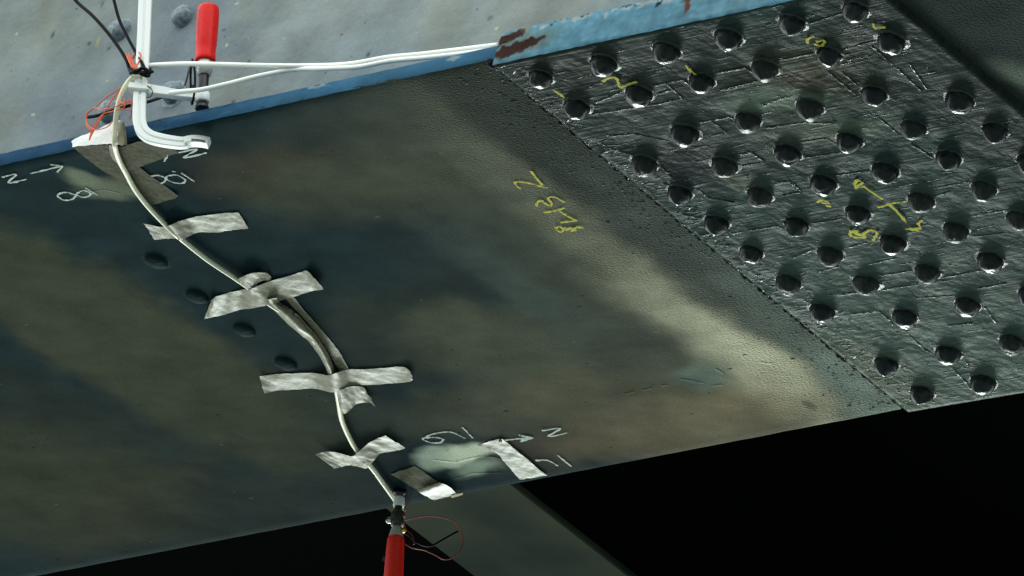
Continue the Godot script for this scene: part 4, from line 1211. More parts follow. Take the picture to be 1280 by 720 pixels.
	tape(sheet([[Vector3(-0.8515, 0.0030, -0.3652), Vector3(-0.8496, 0.0010, -0.3865)], [Vector3(-0.8291, 0.0000, -0.3567), Vector3(-0.8432, 0.0000, -0.3902)], [Vector3(-0.8123, 0.0010, -0.3547), Vector3(-0.8375, 0.0020, -0.3915)], [Vector3(-0.8020, 0.0040, -0.3590), Vector3(-0.8216, 0.0020, -0.3815)], [Vector3(-0.7935, 0.0060, -0.3647), Vector3(-0.8070, 0.0030, -0.3800)], [Vector3(-0.7993, 0.0100, -0.3855), Vector3(-0.8081, 0.0100, -0.3915)]], 5, 8, 0.0005, 13), T, "curled little tape stub above the second silver cross strip")
	tape(sheet([[Vector3(-0.9427, 0.0040, -0.4046), Vector3(-0.9971, 0.0030, -0.4466)], [Vector3(-0.9362, 0.0080, -0.4034), Vector3(-0.9907, 0.0070, -0.4503)], [Vector3(-0.9258, 0.0104, -0.4043), Vector3(-0.9782, 0.0102, -0.4542)], [Vector3(-0.8982, 0.0104, -0.4022), Vector3(-0.9447, 0.0104, -0.4515)], [Vector3(-0.8730, 0.0090, -0.3995), Vector3(-0.9148, 0.0090, -0.4476)], [Vector3(-0.8447, -0.0005, -0.3901), Vector3(-0.8838, 0.0030, -0.4423)], [Vector3(-0.8285, -0.0010, -0.3866), Vector3(-0.8495, -0.0005, -0.4361)], [Vector3(-0.8089, 0.0070, -0.3898), Vector3(-0.8352, 0.0070, -0.4418)], [Vector3(-0.7733, 0.0095, -0.3907), Vector3(-0.7999, 0.0095, -0.4413)], [Vector3(-0.7380, 0.0100, -0.3870), Vector3(-0.7631, 0.0100, -0.4378)], [Vector3(-0.7236, 0.0090, -0.3846), Vector3(-0.7467, 0.0080, -0.4354)], [Vector3(-0.7154, 0.0040, -0.3868), Vector3(-0.7267, 0.0030, -0.4301)]], 5, 9, 0.0006, 15), T, "longest crossing silver tape with both ends curling off the steel")
	tape(sheet([[Vector3(-0.8534, 0.0060, -0.4302), Vector3(-0.8302, -0.0010, -0.4224), Vector3(-0.8220, 0.0020, -0.4273)], [Vector3(-0.8622, 0.0102, -0.4495), Vector3(-0.8341, -0.0005, -0.4379), Vector3(-0.8347, 0.0070, -0.4468)], [Vector3(-0.8698, 0.0102, -0.4865), Vector3(-0.8310, -0.0005, -0.4667), Vector3(-0.8303, 0.0070, -0.4724)], [Vector3(-0.8744, 0.0102, -0.5317), Vector3(-0.8355, -0.0005, -0.5021), Vector3(-0.8346, 0.0060, -0.5061)], [Vector3(-0.8756, 0.0102, -0.5560), Vector3(-0.8409, -0.0005, -0.5349), Vector3(-0.8439, 0.0060, -0.5451)], [Vector3(-0.8835, 0.0102, -0.5859), Vector3(-0.8540, -0.0005, -0.5706), Vector3(-0.8566, 0.0060, -0.5786)], [Vector3(-0.8998, 0.0090, -0.6240), Vector3(-0.8753, -0.0005, -0.6118), Vector3(-0.8768, 0.0060, -0.6176)], [Vector3(-0.9135, 0.0070, -0.6517), Vector3(-0.8958, 0.0000, -0.6443), Vector3(-0.8975, 0.0050, -0.6500)]], 5, 5, 0.0005, 17), T, "silver tape running lengthwise over the bent cable")
	tape(sheet([[Vector3(-0.8194, 0.0100, -0.4343), Vector3(-0.8014, 0.0100, -0.4332)], [Vector3(-0.8232, 0.0108, -0.4467), Vector3(-0.8046, 0.0104, -0.4451)], [Vector3(-0.8306, 0.0108, -0.4787), Vector3(-0.8171, 0.0104, -0.4866)], [Vector3(-0.8381, 0.0108, -0.5157), Vector3(-0.8255, 0.0104, -0.5246)], [Vector3(-0.8502, 0.0108, -0.5541), Vector3(-0.8353, 0.0104, -0.5624)], [Vector3(-0.8633, 0.0108, -0.5899), Vector3(-0.8473, 0.0104, -0.6009)], [Vector3(-0.8834, 0.0104, -0.6357), Vector3(-0.8680, 0.0104, -0.6473)], [Vector3(-0.8911, 0.0104, -0.6560), Vector3(-0.8731, 0.0104, -0.6608)]], 5, 6, 0.0005, 19), T, "flat brownish silver tape running beside the bent cable")
	tape(sheet([[Vector3(-1.0371, 0.0080, -0.6203), Vector3(-1.0618, 0.0060, -0.6630)], [Vector3(-1.0239, 0.0102, -0.6251), Vector3(-1.0515, 0.0090, -0.6659)], [Vector3(-0.9982, 0.0104, -0.6274), Vector3(-1.0262, 0.0104, -0.6700)], [Vector3(-0.9657, 0.0104, -0.6336), Vector3(-0.9977, 0.0104, -0.6750)], [Vector3(-0.9342, 0.0090, -0.6384), Vector3(-0.9695, 0.0090, -0.6789)], [Vector3(-0.9191, 0.0060, -0.6410), Vector3(-0.9545, 0.0060, -0.6827)], [Vector3(-0.8979, -0.0005, -0.6392), Vector3(-0.9323, -0.0005, -0.6836)], [Vector3(-0.8792, -0.0005, -0.6355), Vector3(-0.9176, -0.0005, -0.6825)], [Vector3(-0.8709, 0.0080, -0.6449), Vector3(-0.9005, 0.0080, -0.6880)], [Vector3(-0.8408, 0.0098, -0.6536), Vector3(-0.8694, 0.0098, -0.6956)], [Vector3(-0.8041, 0.0100, -0.6601), Vector3(-0.8316, 0.0100, -0.7011)], [Vector3(-0.7733, 0.0090, -0.6622), Vector3(-0.8014, 0.0090, -0.7039)], [Vector3(-0.7596, 0.0060, -0.6651), Vector3(-0.7832, 0.0070, -0.7014)], [Vector3(-0.7594, 0.0040, -0.6753), Vector3(-0.7747, 0.0060, -0.6969)]], 4, 8, 0.0006, 21), T, "level silver cross strip over the lower end of the bend")
	tape(sheet([[Vector3(-0.9211, 0.0005, -0.6783), Vector3(-0.9537, 0.0005, -0.7248)], [Vector3(-0.9121, -0.0005, -0.6802), Vector3(-0.9591, -0.0010, -0.7422)], [Vector3(-0.9018, 0.0030, -0.6828), Vector3(-0.9403, 0.0010, -0.7367)], [Vector3(-0.8891, 0.0070, -0.6881), Vector3(-0.9251, 0.0060, -0.7331)], [Vector3(-0.8821, 0.0090, -0.6959), Vector3(-0.9106, 0.0080, -0.7353)], [Vector3(-0.8874, 0.0090, -0.7144), Vector3(-0.8982, 0.0060, -0.7377)], [Vector3(-0.8891, 0.0070, -0.7230), Vector3(-0.8950, 0.0030, -0.7459)]], 5, 8, 0.0008, 23), T, "crumpled bright tape piece just below the level cross strip")
	tape(sheet([[Vector3(-1.1091, 0.0030, -0.8397), Vector3(-1.1128, 0.0060, -0.8890)], [Vector3(-1.0977, 0.0060, -0.8415), Vector3(-1.1010, 0.0080, -0.8917)], [Vector3(-1.0856, 0.0080, -0.8448), Vector3(-1.0849, 0.0080, -0.8893)], [Vector3(-1.0632, 0.0040, -0.8507), Vector3(-1.0635, 0.0040, -0.8904)], [Vector3(-1.0428, -0.0005, -0.8571), Vector3(-1.0464, -0.0005, -0.8946)], [Vector3(-1.0270, -0.0005, -0.8509), Vector3(-1.0303, 0.0000, -0.8880)], [Vector3(-1.0050, 0.0030, -0.8423), Vector3(-1.0150, 0.0030, -0.8793)], [Vector3(-0.9849, 0.0050, -0.8344), Vector3(-0.9969, 0.0060, -0.8713)], [Vector3(-0.9657, 0.0070, -0.8315), Vector3(-0.9696, 0.0080, -0.8729)], [Vector3(-0.9459, 0.0060, -0.8260), Vector3(-0.9421, 0.0080, -0.8711)]], 5, 8, 0.0007, 25), T, "winged silver tape strip low on the cable")
	t = thing("tape_strip", "silver tape near the lower clamp, its end folded over", "tape", Vector3(-0.9989, 0.0120, -0.9801), "strips of tape holding the cable")
	part(t, "strip", sheet([[Vector3(-0.9726, 0.0108, -0.9256), Vector3(-1.0337, 0.0108, -0.9370)], [Vector3(-0.9696, 0.0108, -0.9469), Vector3(-1.0291, 0.0108, -0.9575)], [Vector3(-0.9677, 0.0106, -0.9727), Vector3(-1.0240, 0.0106, -0.9816)], [Vector3(-0.9668, 0.0102, -0.9877), Vector3(-1.0194, 0.0102, -0.9924)]], 5, 8, 0.0005, 27), M.tape_shaded)  # flat part coloured darker than the lit folded end
	part(t, "folded_end", sheet([[Vector3(-0.9582, 0.0060, -0.9735), Vector3(-1.0163, 0.0060, -0.9845)], [Vector3(-0.9522, 0.0040, -0.9753), Vector3(-1.0151, 0.0050, -0.9895)], [Vector3(-0.9503, 0.0060, -0.9883), Vector3(-1.0156, 0.0070, -1.0033)], [Vector3(-0.9600, 0.0090, -1.0182), Vector3(-1.0137, 0.0090, -1.0202)]], 5, 8, 0.0005, 29), T, "bright folded end of the tape")
	part(t, "backing_scrap", sheet([[Vector3(-0.9716, 0.0080, -1.0161), Vector3(-0.9750, 0.0080, -1.0230)], [Vector3(-0.9574, 0.0070, -1.0141), Vector3(-0.9592, 0.0070, -1.0201)], [Vector3(-0.9449, 0.0080, -1.0151), Vector3(-0.9485, 0.0080, -1.0194)]], 4, 3, 0.0002, 30), M.tan_backing, "tan paper scrap")
	t = thing("tape_strip", "pale silver tape at the lower edge, half buried under a smear", "tape", Vector3(-0.7830, 0.0120, -0.9585), "strips of tape holding the cable")
	part(t, "strip", sheet([[Vector3(-0.8147, 0.0108, -0.8988), Vector3(-0.7845, 0.0108, -0.8953), Vector3(-0.7560, 0.0098, -0.8921)], [Vector3(-0.8032, 0.0108, -0.9132), Vector3(-0.7771, 0.0108, -0.9123), Vector3(-0.7574, 0.0100, -0.9173)], [Vector3(-0.7990, 0.0108, -0.9320), Vector3(-0.7764, 0.0108, -0.9353), Vector3(-0.7578, 0.0102, -0.9416)], [Vector3(-0.8051, 0.0104, -0.9551), Vector3(-0.7788, 0.0108, -0.9600), Vector3(-0.7587, 0.0104, -0.9683)], [Vector3(-0.8111, 0.0106, -0.9819), Vector3(-0.7859, 0.0108, -0.9862), Vector3(-0.7610, 0.0106, -0.9909)], [Vector3(-0.8182, 0.0106, -1.0082), Vector3(-0.7888, 0.0108, -1.0096), Vector3(-0.7601, 0.0104, -1.0099)]], 5, 5, 0.0006, 33), T)
	part(t, "rust_fleck", lathe_mesh(Vector3(-0.7656, 0.0102, -0.8991), Vector3(-0.7615, 0.0075, -0.8955), [Vector2(0, 0.003), Vector2(0.5, 0.0026), Vector2(1, 0.0004)], 9), M.wire_red)

# ------------------------------------------------------------------ cables
func cables():
	var o = whole("cable", tube_mesh([Vector3(-0.7136, 0.1051, 0.0400), Vector3(-0.7065, 0.0913, 0.0510), Vector3(-0.7173, 0.0832, 0.0560), Vector3(-0.7271, 0.0694, 0.0560), Vector3(-0.7362, 0.0501, 0.0510), Vector3(-0.7447, 0.0332, 0.0420), Vector3(-0.7520, 0.0165, 0.0300), Vector3(-0.7570, 0.0009, 0.0200), Vector3(-0.7733, 0.0000, -0.0015), Vector3(-0.7961, 0.0030, -0.0347), Vector3(-0.8099, 0.0050, -0.0596), Vector3(-0.8334, 0.0062, -0.1064), Vector3(-0.8485, 0.0062, -0.1539), Vector3(-0.8580, 0.0058, -0.2051), Vector3(-0.8588, 0.0040, -0.2233), Vector3(-0.8623, 0.0058, -0.2468), Vector3(-0.8634, 0.0062, -0.3094), Vector3(-0.8553, 0.0055, -0.3683), Vector3(-0.8518, 0.0050, -0.4023), Vector3(-0.8529, 0.0050, -0.4433), Vector3(-0.8464, 0.0050, -0.4816), Vector3(-0.8481, 0.0050, -0.5178), Vector3(-0.8571, 0.0050, -0.5546), Vector3(-0.8746, 0.0050, -0.5991), Vector3(-0.8937, 0.0050, -0.6361), Vector3(-0.9208, 0.0050, -0.6762), Vector3(-0.9533, 0.0052, -0.7205), Vector3(-0.9885, 0.0058, -0.7677), Vector3(-1.0122, 0.0060, -0.8100), Vector3(-1.0285, 0.0058, -0.8462), Vector3(-1.0375, 0.0050, -0.8783), Vector3(-1.0444, 0.0058, -0.9036), Vector3(-1.0602, 0.0062, -0.9492), Vector3(-1.0751, 0.0062, -0.9920), Vector3(-1.0846, 0.0050, -1.0213), Vector3(-1.0820, 0.0007, -1.0300)], 0.0039, 12, 8), M.cable_cream, "cream cable taped down the dark flange from clamp to clamp", "cable")
	o = whole("cable", tube_mesh([Vector3(-0.7239, 0.1140, 0.0380), Vector3(-0.7080, 0.1126, 0.0400), Vector3(-0.6745, 0.1084, 0.0400), Vector3(-0.6263, 0.1007, 0.0400), Vector3(-0.5772, 0.0933, 0.0360), Vector3(-0.4953, 0.0869, 0.0180), Vector3(-0.4137, 0.0851, -0.0050), Vector3(-0.3192, 0.0758, -0.0120), Vector3(-0.2578, 0.0783, -0.0180), Vector3(-0.2009, 0.0749, -0.0220), Vector3(-0.1404, 0.0715, -0.0250), Vector3(-0.0608, 0.0646, -0.0250), Vector3(-0.0409, 0.0635, -0.0260)], 0.0038, 10, 8), M.cable_white, "upper white cable running right along the blue edge from the clamp", "cable")
	o = whole("cable", tube_mesh([Vector3(-0.6387, 0.0504, 0.0420), Vector3(-0.6137, 0.0498, 0.0400), Vector3(-0.5804, 0.0489, 0.0360), Vector3(-0.5397, 0.0573, 0.0260), Vector3(-0.4874, 0.0658, 0.0180), Vector3(-0.4456, 0.0815, -0.0020), Vector3(-0.3704, 0.0714, -0.0040), Vector3(-0.3008, 0.0655, -0.0100), Vector3(-0.2528, 0.0692, -0.0160), Vector3(-0.1812, 0.0644, -0.0200), Vector3(-0.1098, 0.0590, -0.0220), Vector3(-0.0515, 0.0541, -0.0220)], 0.0036, 10, 8), M.cable_white, "lower white cable rising right from the clamp arm", "cable")
	o = whole("cable", tube_mesh([Vector3(-0.8855, 0.2544, 0.1060), Vector3(-0.8615, 0.2274, 0.0910), Vector3(-0.8238, 0.1990, 0.0810), Vector3(-0.7794, 0.1584, 0.0660), Vector3(-0.7449, 0.1194, 0.0540), Vector3(-0.7338, 0.1027, 0.0500), Vector3(-0.7212, 0.0959, 0.0480)], 0.0027, 10, 8), M.cable_black, "left black cord slanting down to the knot", "cord", "black cords at the knot")
	o = whole("cable", tube_mesh([Vector3(-0.7937, 0.2455, 0.0960), Vector3(-0.7791, 0.2144, 0.0860), Vector3(-0.7639, 0.1820, 0.0760), Vector3(-0.7427, 0.1514, 0.0660), Vector3(-0.7204, 0.1220, 0.0560), Vector3(-0.7069, 0.1056, 0.0510), Vector3(-0.7006, 0.0949, 0.0480)], 0.0025, 10, 8), M.cable_black, "right black cord dropping to the knot", "cord", "black cords at the knot")
	o = whole("cable", tube_mesh([Vector3(-0.6921, 0.0768, 0.0060), Vector3(-0.7209, 0.0840, -0.0040), Vector3(-0.7533, 0.0860, -0.0090), Vector3(-0.7686, 0.0739, 0.0060), Vector3(-0.7890, 0.0629, 0.0160), Vector3(-0.8134, 0.0564, 0.0200), Vector3(-0.8342, 0.0574, 0.0200)], 0.0028, 8, 8), M.cable_black, "short black lead behind the orange wires", "cord")
	# knot of black tie round the rail
	o = thing("cable_tie", "black tie knotted round the white clamp rail", "cable tie", Vector3(-0.7397, 0.1173, 0.0260))
	part(o, "loop", tube_mesh([Vector3(-0.7182, 0.0912, 0.0638), Vector3(-0.7057, 0.0847, 0.0637), Vector3(-0.6947, 0.0873, 0.0585), Vector3(-0.6926, 0.0931, 0.0485), Vector3(-0.7119, 0.1093, 0.0327), Vector3(-0.7265, 0.1117, 0.0379), Vector3(-0.7348, 0.1066, 0.0486), Vector3(-0.7182, 0.0912, 0.0638)], 0.0024, 8, 6), M.cable_black)
	part(o, "loop", tube_mesh([Vector3(-0.7146, 0.0863, 0.0638), Vector3(-0.6990, 0.0882, 0.0651), Vector3(-0.6929, 0.0942, 0.0560), Vector3(-0.6933, 0.0902, 0.0466), Vector3(-0.7028, 0.0926, 0.0410), Vector3(-0.7125, 0.1134, 0.0355), Vector3(-0.7296, 0.1107, 0.0450), Vector3(-0.7146, 0.0863, 0.0638)], 0.0026, 8, 6), M.cable_black)
	part(o, "knot", tube_mesh([Vector3(-0.6983, 0.0856, 0.0647), Vector3(-0.6915, 0.0899, 0.0648), Vector3(-0.6847, 0.0873, 0.0601), Vector3(-0.6871, 0.0826, 0.0593), Vector3(-0.6924, 0.0819, 0.0642), Vector3(-0.6865, 0.0815, 0.0540)], 0.0030, 8, 6), M.cable_black)
	o = thing("cable_tie", "black tie strapping the white cables to the clamp arm", "cable tie", Vector3(-0.6364, 0.0870, 0.0070))
	part(o, "strap", tube_mesh([Vector3(-0.6372, 0.1216, 0.0222), Vector3(-0.6298, 0.1064, 0.0194), Vector3(-0.6242, 0.0865, 0.0156), Vector3(-0.6218, 0.0660, 0.0115), Vector3(-0.6268, 0.0553, 0.0052), Vector3(-0.6461, 0.0671, -0.0082), Vector3(-0.6539, 0.0907, -0.0052), Vector3(-0.6569, 0.1153, 0.0018), Vector3(-0.6372, 0.1216, 0.0222)], 0.0018, 8, 6), M.cable_black)
	part(o, "tail", tube_mesh([Vector3(-0.6374, 0.1202, 0.0223), Vector3(-0.6360, 0.1091, 0.0238), Vector3(-0.6349, 0.0910, 0.0230), Vector3(-0.6362, 0.0752, 0.0215)], 0.0017, 8, 6), M.plastic_dark)
	part(o, "catch", lathe_mesh(Vector3(-0.6235, 0.0768, 0.0151), Vector3(-0.6203, 0.0690, 0.0153), [Vector2(0, 0.001), Vector2(0.05, 0.0033), Vector2(0.95, 0.0033), Vector2(1, 0.001)], 8, true), M.cable_black)
	# fine orange wires
	o = thing("wire_bundle", "tangle of fine orange wires hanging by the clamp rail", "wires", Vector3(-0.7811, 0.0667, 0.0260))
	for w in [
		[Vector3(-0.7241, 0.1227, 0.0560), Vector3(-0.7184, 0.1275, 0.0580), Vector3(-0.7139, 0.1220, 0.0560), Vector3(-0.7151, 0.1069, 0.0560), Vector3(-0.7227, 0.0925, 0.0510), Vector3(-0.7428, 0.0816, 0.0460), Vector3(-0.7798, 0.0703, 0.0410), Vector3(-0.8082, 0.0585, 0.0360), Vector3(-0.8180, 0.0508, 0.0360), Vector3(-0.8171, 0.0411, 0.0360), Vector3(-0.8049, 0.0224, 0.0360), Vector3(-0.7939, 0.0169, 0.0340)],
		[Vector3(-0.7236, 0.0777, 0.0560), Vector3(-0.7479, 0.0629, 0.0510), Vector3(-0.7546, 0.0512, 0.0510), Vector3(-0.7651, 0.0444, 0.0460), Vector3(-0.7735, 0.0223, 0.0460), Vector3(-0.7848, 0.0057, 0.0420), Vector3(-0.7868, -0.0053, 0.0420), Vector3(-0.7883, 0.0016, 0.0420), Vector3(-0.7837, 0.0172, 0.0420), Vector3(-0.7682, 0.0379, 0.0460), Vector3(-0.7588, 0.0645, 0.0460)],
		[Vector3(-0.7109, 0.0497, 0.0460), Vector3(-0.7347, 0.0459, 0.0460), Vector3(-0.7352, 0.0351, 0.0560), Vector3(-0.7606, 0.0351, 0.0560), Vector3(-0.8005, 0.0480, 0.0460), Vector3(-0.8079, 0.0416, 0.0460), Vector3(-0.8049, 0.0282, 0.0420), Vector3(-0.7903, 0.0161, 0.0420), Vector3(-0.7619, 0.0073, 0.0460), Vector3(-0.7477, 0.0106, 0.0460), Vector3(-0.7436, 0.0181, 0.0460)],
		[Vector3(-0.7315, 0.0609, 0.0360), Vector3(-0.7235, 0.0476, 0.0360), Vector3(-0.7233, 0.0359, 0.0320), Vector3(-0.7309, 0.0315, 0.0260)],
		[Vector3(-0.7089, 0.0482, 0.0460), Vector3(-0.7135, 0.0370, 0.0560), Vector3(-0.7266, 0.0418, 0.0560), Vector3(-0.7424, 0.0560, 0.0510), Vector3(-0.7428, 0.0643, 0.0510), Vector3(-0.7203, 0.0354, 0.0510), Vector3(-0.7479, 0.0365, 0.0460), Vector3(-0.7794, 0.0353, 0.0420), Vector3(-0.7888, 0.0158, 0.0420), Vector3(-0.7919, 0.0082, 0.0400)],
		[Vector3(-0.7464, 0.0447, 0.0360), Vector3(-0.7204, 0.0395, 0.0360)],
	]:
		part(o, "wire", tube_mesh(w, 0.0009, 6, 8), M.wire_orange)
	for w in [
		[Vector3(-0.7484, 0.1309, 0.0560), Vector3(-0.7353, 0.1165, 0.0580), Vector3(-0.7253, 0.1052, 0.0580), Vector3(-0.7193, 0.0994, 0.0560)],
		[Vector3(-0.7453, 0.1327, 0.0540), Vector3(-0.7338, 0.1186, 0.0560), Vector3(-0.7244, 0.1074, 0.0560), Vector3(-0.7177, 0.1002, 0.0560)],
		[Vector3(-0.7322, 0.1208, 0.0540), Vector3(-0.7296, 0.1261, 0.0560), Vector3(-0.7240, 0.1263, 0.0560), Vector3(-0.7201, 0.1125, 0.0560), Vector3(-0.7127, 0.0969, 0.0560)],
	]:
		part(o, "wire", tube_mesh(w, 0.0017, 6, 8), M.wire_orange)

# ------------------------------------------------------------------ clamps
func profile_rail(a: float, b: float) -> Array:      # a along the bend plane, b across; a groove in both broad sides
	return [Vector2(-a, -b * 0.8), Vector2(-a * 0.86, -b), Vector2(-a * 0.22, -b), Vector2(-a * 0.14, -b * 0.55), Vector2(a * 0.14, -b * 0.55), Vector2(a * 0.22, -b), Vector2(a * 0.86, -b), Vector2(a, -b * 0.8),
		Vector2(a, b * 0.8), Vector2(a * 0.86, b), Vector2(a * 0.22, b), Vector2(a * 0.14, b * 0.55), Vector2(-a * 0.14, b * 0.55), Vector2(-a * 0.22, b), Vector2(-a * 0.86, b), Vector2(-a, b * 0.8)]

func edge_clamp():
	var c = thing("screw_clamp", "white bar clamp with bright red handle gripping the upper flange edge", "clamp", Vector3(-0.6953, 0.0167, 0.0358), "screw clamps on the flange")
	var path = curve([Vector3(-0.7402, 0.2475, 0.0670), Vector3(-0.7351, 0.2200, 0.0635), Vector3(-0.7255, 0.1723, 0.0568), Vector3(-0.7161, 0.1248, 0.0502), Vector3(-0.7085, 0.0841, 0.0449), Vector3(-0.7025, 0.0502, 0.0408), Vector3(-0.6975, 0.0260, 0.0373), Vector3(-0.6935, 0.0115, 0.0345), Vector3(-0.6866, -0.0009, 0.0297), Vector3(-0.6769, -0.0076, 0.0229), Vector3(-0.6636, -0.0100, 0.0137), Vector3(-0.6473, -0.0100, 0.0024), Vector3(-0.6343, -0.0086, -0.0066), Vector3(-0.6287, -0.0064, -0.0105)], 6)
	var sc = []
	for i in path.size():
		var t = float(i) / (path.size() - 1)
		sc.append(Vector2(lerpf(0.98, 0.86, smoothstep(0.6, 1.0, t)), 1.0))
	var st = begin()
	sweep(st, path, profile_rail(0.0100, 0.0052), Vector3(0.8211, 0.0000, -0.5708), false, sc)
	part(c, "rail", finish(st), M.clamp_white)
	# flattened tip of the fixed jaw
	st = begin()
	sweep(st, curve([Vector3(-0.6324, -0.0080, -0.0079), Vector3(-0.6263, -0.0037, -0.0122), Vector3(-0.6188, -0.0012, -0.0174), Vector3(-0.6088, -0.0002, -0.0243), Vector3(-0.6026, -0.0007, -0.0287)], 4), [Vector2(-0.006, -0.008), Vector2(-0.0045, -0.009), Vector2(0.0045, -0.009), Vector2(0.006, -0.008), Vector2(0.006, 0.008), Vector2(0.0045, 0.009), Vector2(-0.0045, 0.009), Vector2(-0.006, 0.008)], Vector3(0, 1, 0), false)
	var tipm = part(c, "jaw_tip", finish(st), M.clamp_white)
	st = begin()
	sweep(st, [Vector3(-0.6181, -0.0054, -0.0075), Vector3(-0.6103, -0.0040, -0.0130), Vector3(-0.6011, -0.0040, -0.0193)], [Vector2(-0.0012, -0.0016), Vector2(0.0012, -0.0016), Vector2(0.0012, 0.0016), Vector2(-0.0012, 0.0016)], Vector3(0, 1, 0), false)
	part(tipm, "slot", finish(st), M.thread_steel)
	# sliding arm: a block round the rail, the arm and its threaded end
	st = begin()
	sweep(st, [Vector3(-0.7199, 0.0672, 0.0529), Vector3(-0.7174, 0.0674, 0.0511), Vector3(-0.6955, 0.0700, 0.0359), Vector3(-0.6929, 0.0701, 0.0341)], [Vector2(-0.0052, -0.0095), Vector2(-0.0040, -0.0108), Vector2(0.0040, -0.0108), Vector2(0.0052, -0.0095), Vector2(0.0052, 0.0095), Vector2(0.0040, 0.0108), Vector2(-0.0040, 0.0108), Vector2(-0.0052, 0.0095)], Vector3(0, 1, 0), false)
	var arm = part(c, "sliding_arm", finish(st), M.clamp_white)
	st = begin()
	sweep(st, [Vector3(-0.6954, 0.0696, 0.0358), Vector3(-0.6863, 0.0702, 0.0295), Vector3(-0.6609, 0.0709, 0.0119), Vector3(-0.6328, 0.0728, -0.0077)], [Vector2(-0.0072, -0.0050), Vector2(-0.0060, -0.0062), Vector2(0.0060, -0.0062), Vector2(0.0072, -0.0050), Vector2(0.0072, 0.0050), Vector2(0.0060, 0.0062), Vector2(-0.0060, 0.0062), Vector2(-0.0072, 0.0050)], Vector3(0, 1, 0), false, [Vector2(1.1, 1), Vector2(1, 1), Vector2(0.85, 1), Vector2(0.75, 1)])
	part(arm, "arm_bar", finish(st), M.clamp_white)
	part(arm, "threaded_end", lathe_mesh(Vector3(-0.6293, 0.0814, -0.0101), Vector3(-0.6263, 0.0652, -0.0122), [Vector2(0, 0.008), Vector2(0, 0.0096), Vector2(0.1, 0.0108), Vector2(0.9, 0.0108), Vector2(1, 0.0096), Vector2(1, 0.004)]), M.clamp_white)
	st = begin()
	sweep(st, curve([Vector3(-0.6897, 0.0701, 0.0459), Vector3(-0.6832, 0.0657, 0.0420), Vector3(-0.6803, 0.0579, 0.0400), Vector3(-0.6824, 0.0521, 0.0408), Vector3(-0.6872, 0.0509, 0.0442)], 5), circle(0.0009, 6), Vector3(0, 0, 1))
	part(arm, "wire_ring", finish(st), M.thread_steel)
	# spindle
	var prof = []
	for i in 42:
		prof.append(Vector2(i / 41.0, 0.0076 if i % 2 else 0.0063))
	part(c, "spindle", lathe_mesh(Vector3(-0.6366, 0.1214, -0.0050), Vector3(-0.6251, 0.0599, -0.0130), prof, 20), M.thread_steel)
	part(c, "pressure_pad", lathe_mesh(Vector3(-0.6257, 0.0625, -0.0126), Vector3(-0.6241, 0.0538, -0.0137), [Vector2(0, 0.004), Vector2(0, 0.0085), Vector2(0.8, 0.0105), Vector2(1, 0.0105), Vector2(1, 0.001)], 20), M.thread_steel)
	var h = part(c, "handle", lathe_mesh(Vector3(-0.6559, 0.2277, 0.0084), Vector3(-0.6385, 0.1330, -0.0037), [Vector2(0, 0.001), Vector2(0.0, 0.010), Vector2(0.008, 0.0138), Vector2(0.03, 0.0158), Vector2(0.07, 0.0167), Vector2(0.25, 0.0169), Vector2(0.55, 0.0164), Vector2(0.68, 0.0160), Vector2(0.76, 0.0150), Vector2(0.84, 0.0148), Vector2(0.93, 0.0156), Vector2(0.985, 0.0158), Vector2(1.0, 0.0148), Vector2(1.0, 0.002)], 36), M.handle_red, "bright red handle")
	part(h, "ferrule", lathe_mesh(Vector3(-0.6386, 0.1336, -0.0036), Vector3(-0.6344, 0.1106, -0.0065), [Vector2(0, 0.0118), Vector2(0.55, 0.0122), Vector2(0.72, 0.0120), Vector2(0.78, 0.0104), Vector2(0.98, 0.0098), Vector2(1.0, 0.006)], 28), M.grey_ferrule)
	# small dark print down the side of the handle, too small to read
	st = begin()
	st.set_smooth_group(-1)
	var ha = Vector3(-0.6559, 0.2277, 0.0084)
	var hb = Vector3(-0.6385, 0.1330, -0.0037)
	var t = (hb - ha).normalized()
	var face = (Vector3(0.5708, -0.0000, 0.8211) * 0.66 - Vector3(0.8211, 0.0000, -0.5708) * 0.75).normalized()
	face = (face - t * face.dot(t)).normalized()
	var side = t.cross(face)
	var rng = RandomNumberGenerator.new()
	rng.seed = 12
	for i in 9:
		var p = ha + (hb - ha) * (0.14 + i * 0.05) + face * 0.01705
		for s in 2:
			var q = p + side * (s - 0.5) * 0.0026 + t * rng.randf_range(-0.0006, 0.0006)
			var w = rng.randf_range(0.0004, 0.0010)
			quad(st, q - t * 0.0011 - side * w, q + t * 0.0011 - side * w, q + t * 0.0011 + side * w, q - t * 0.0011 + side * w)
	part(h, "print", finish(st), M.plastic_dark)

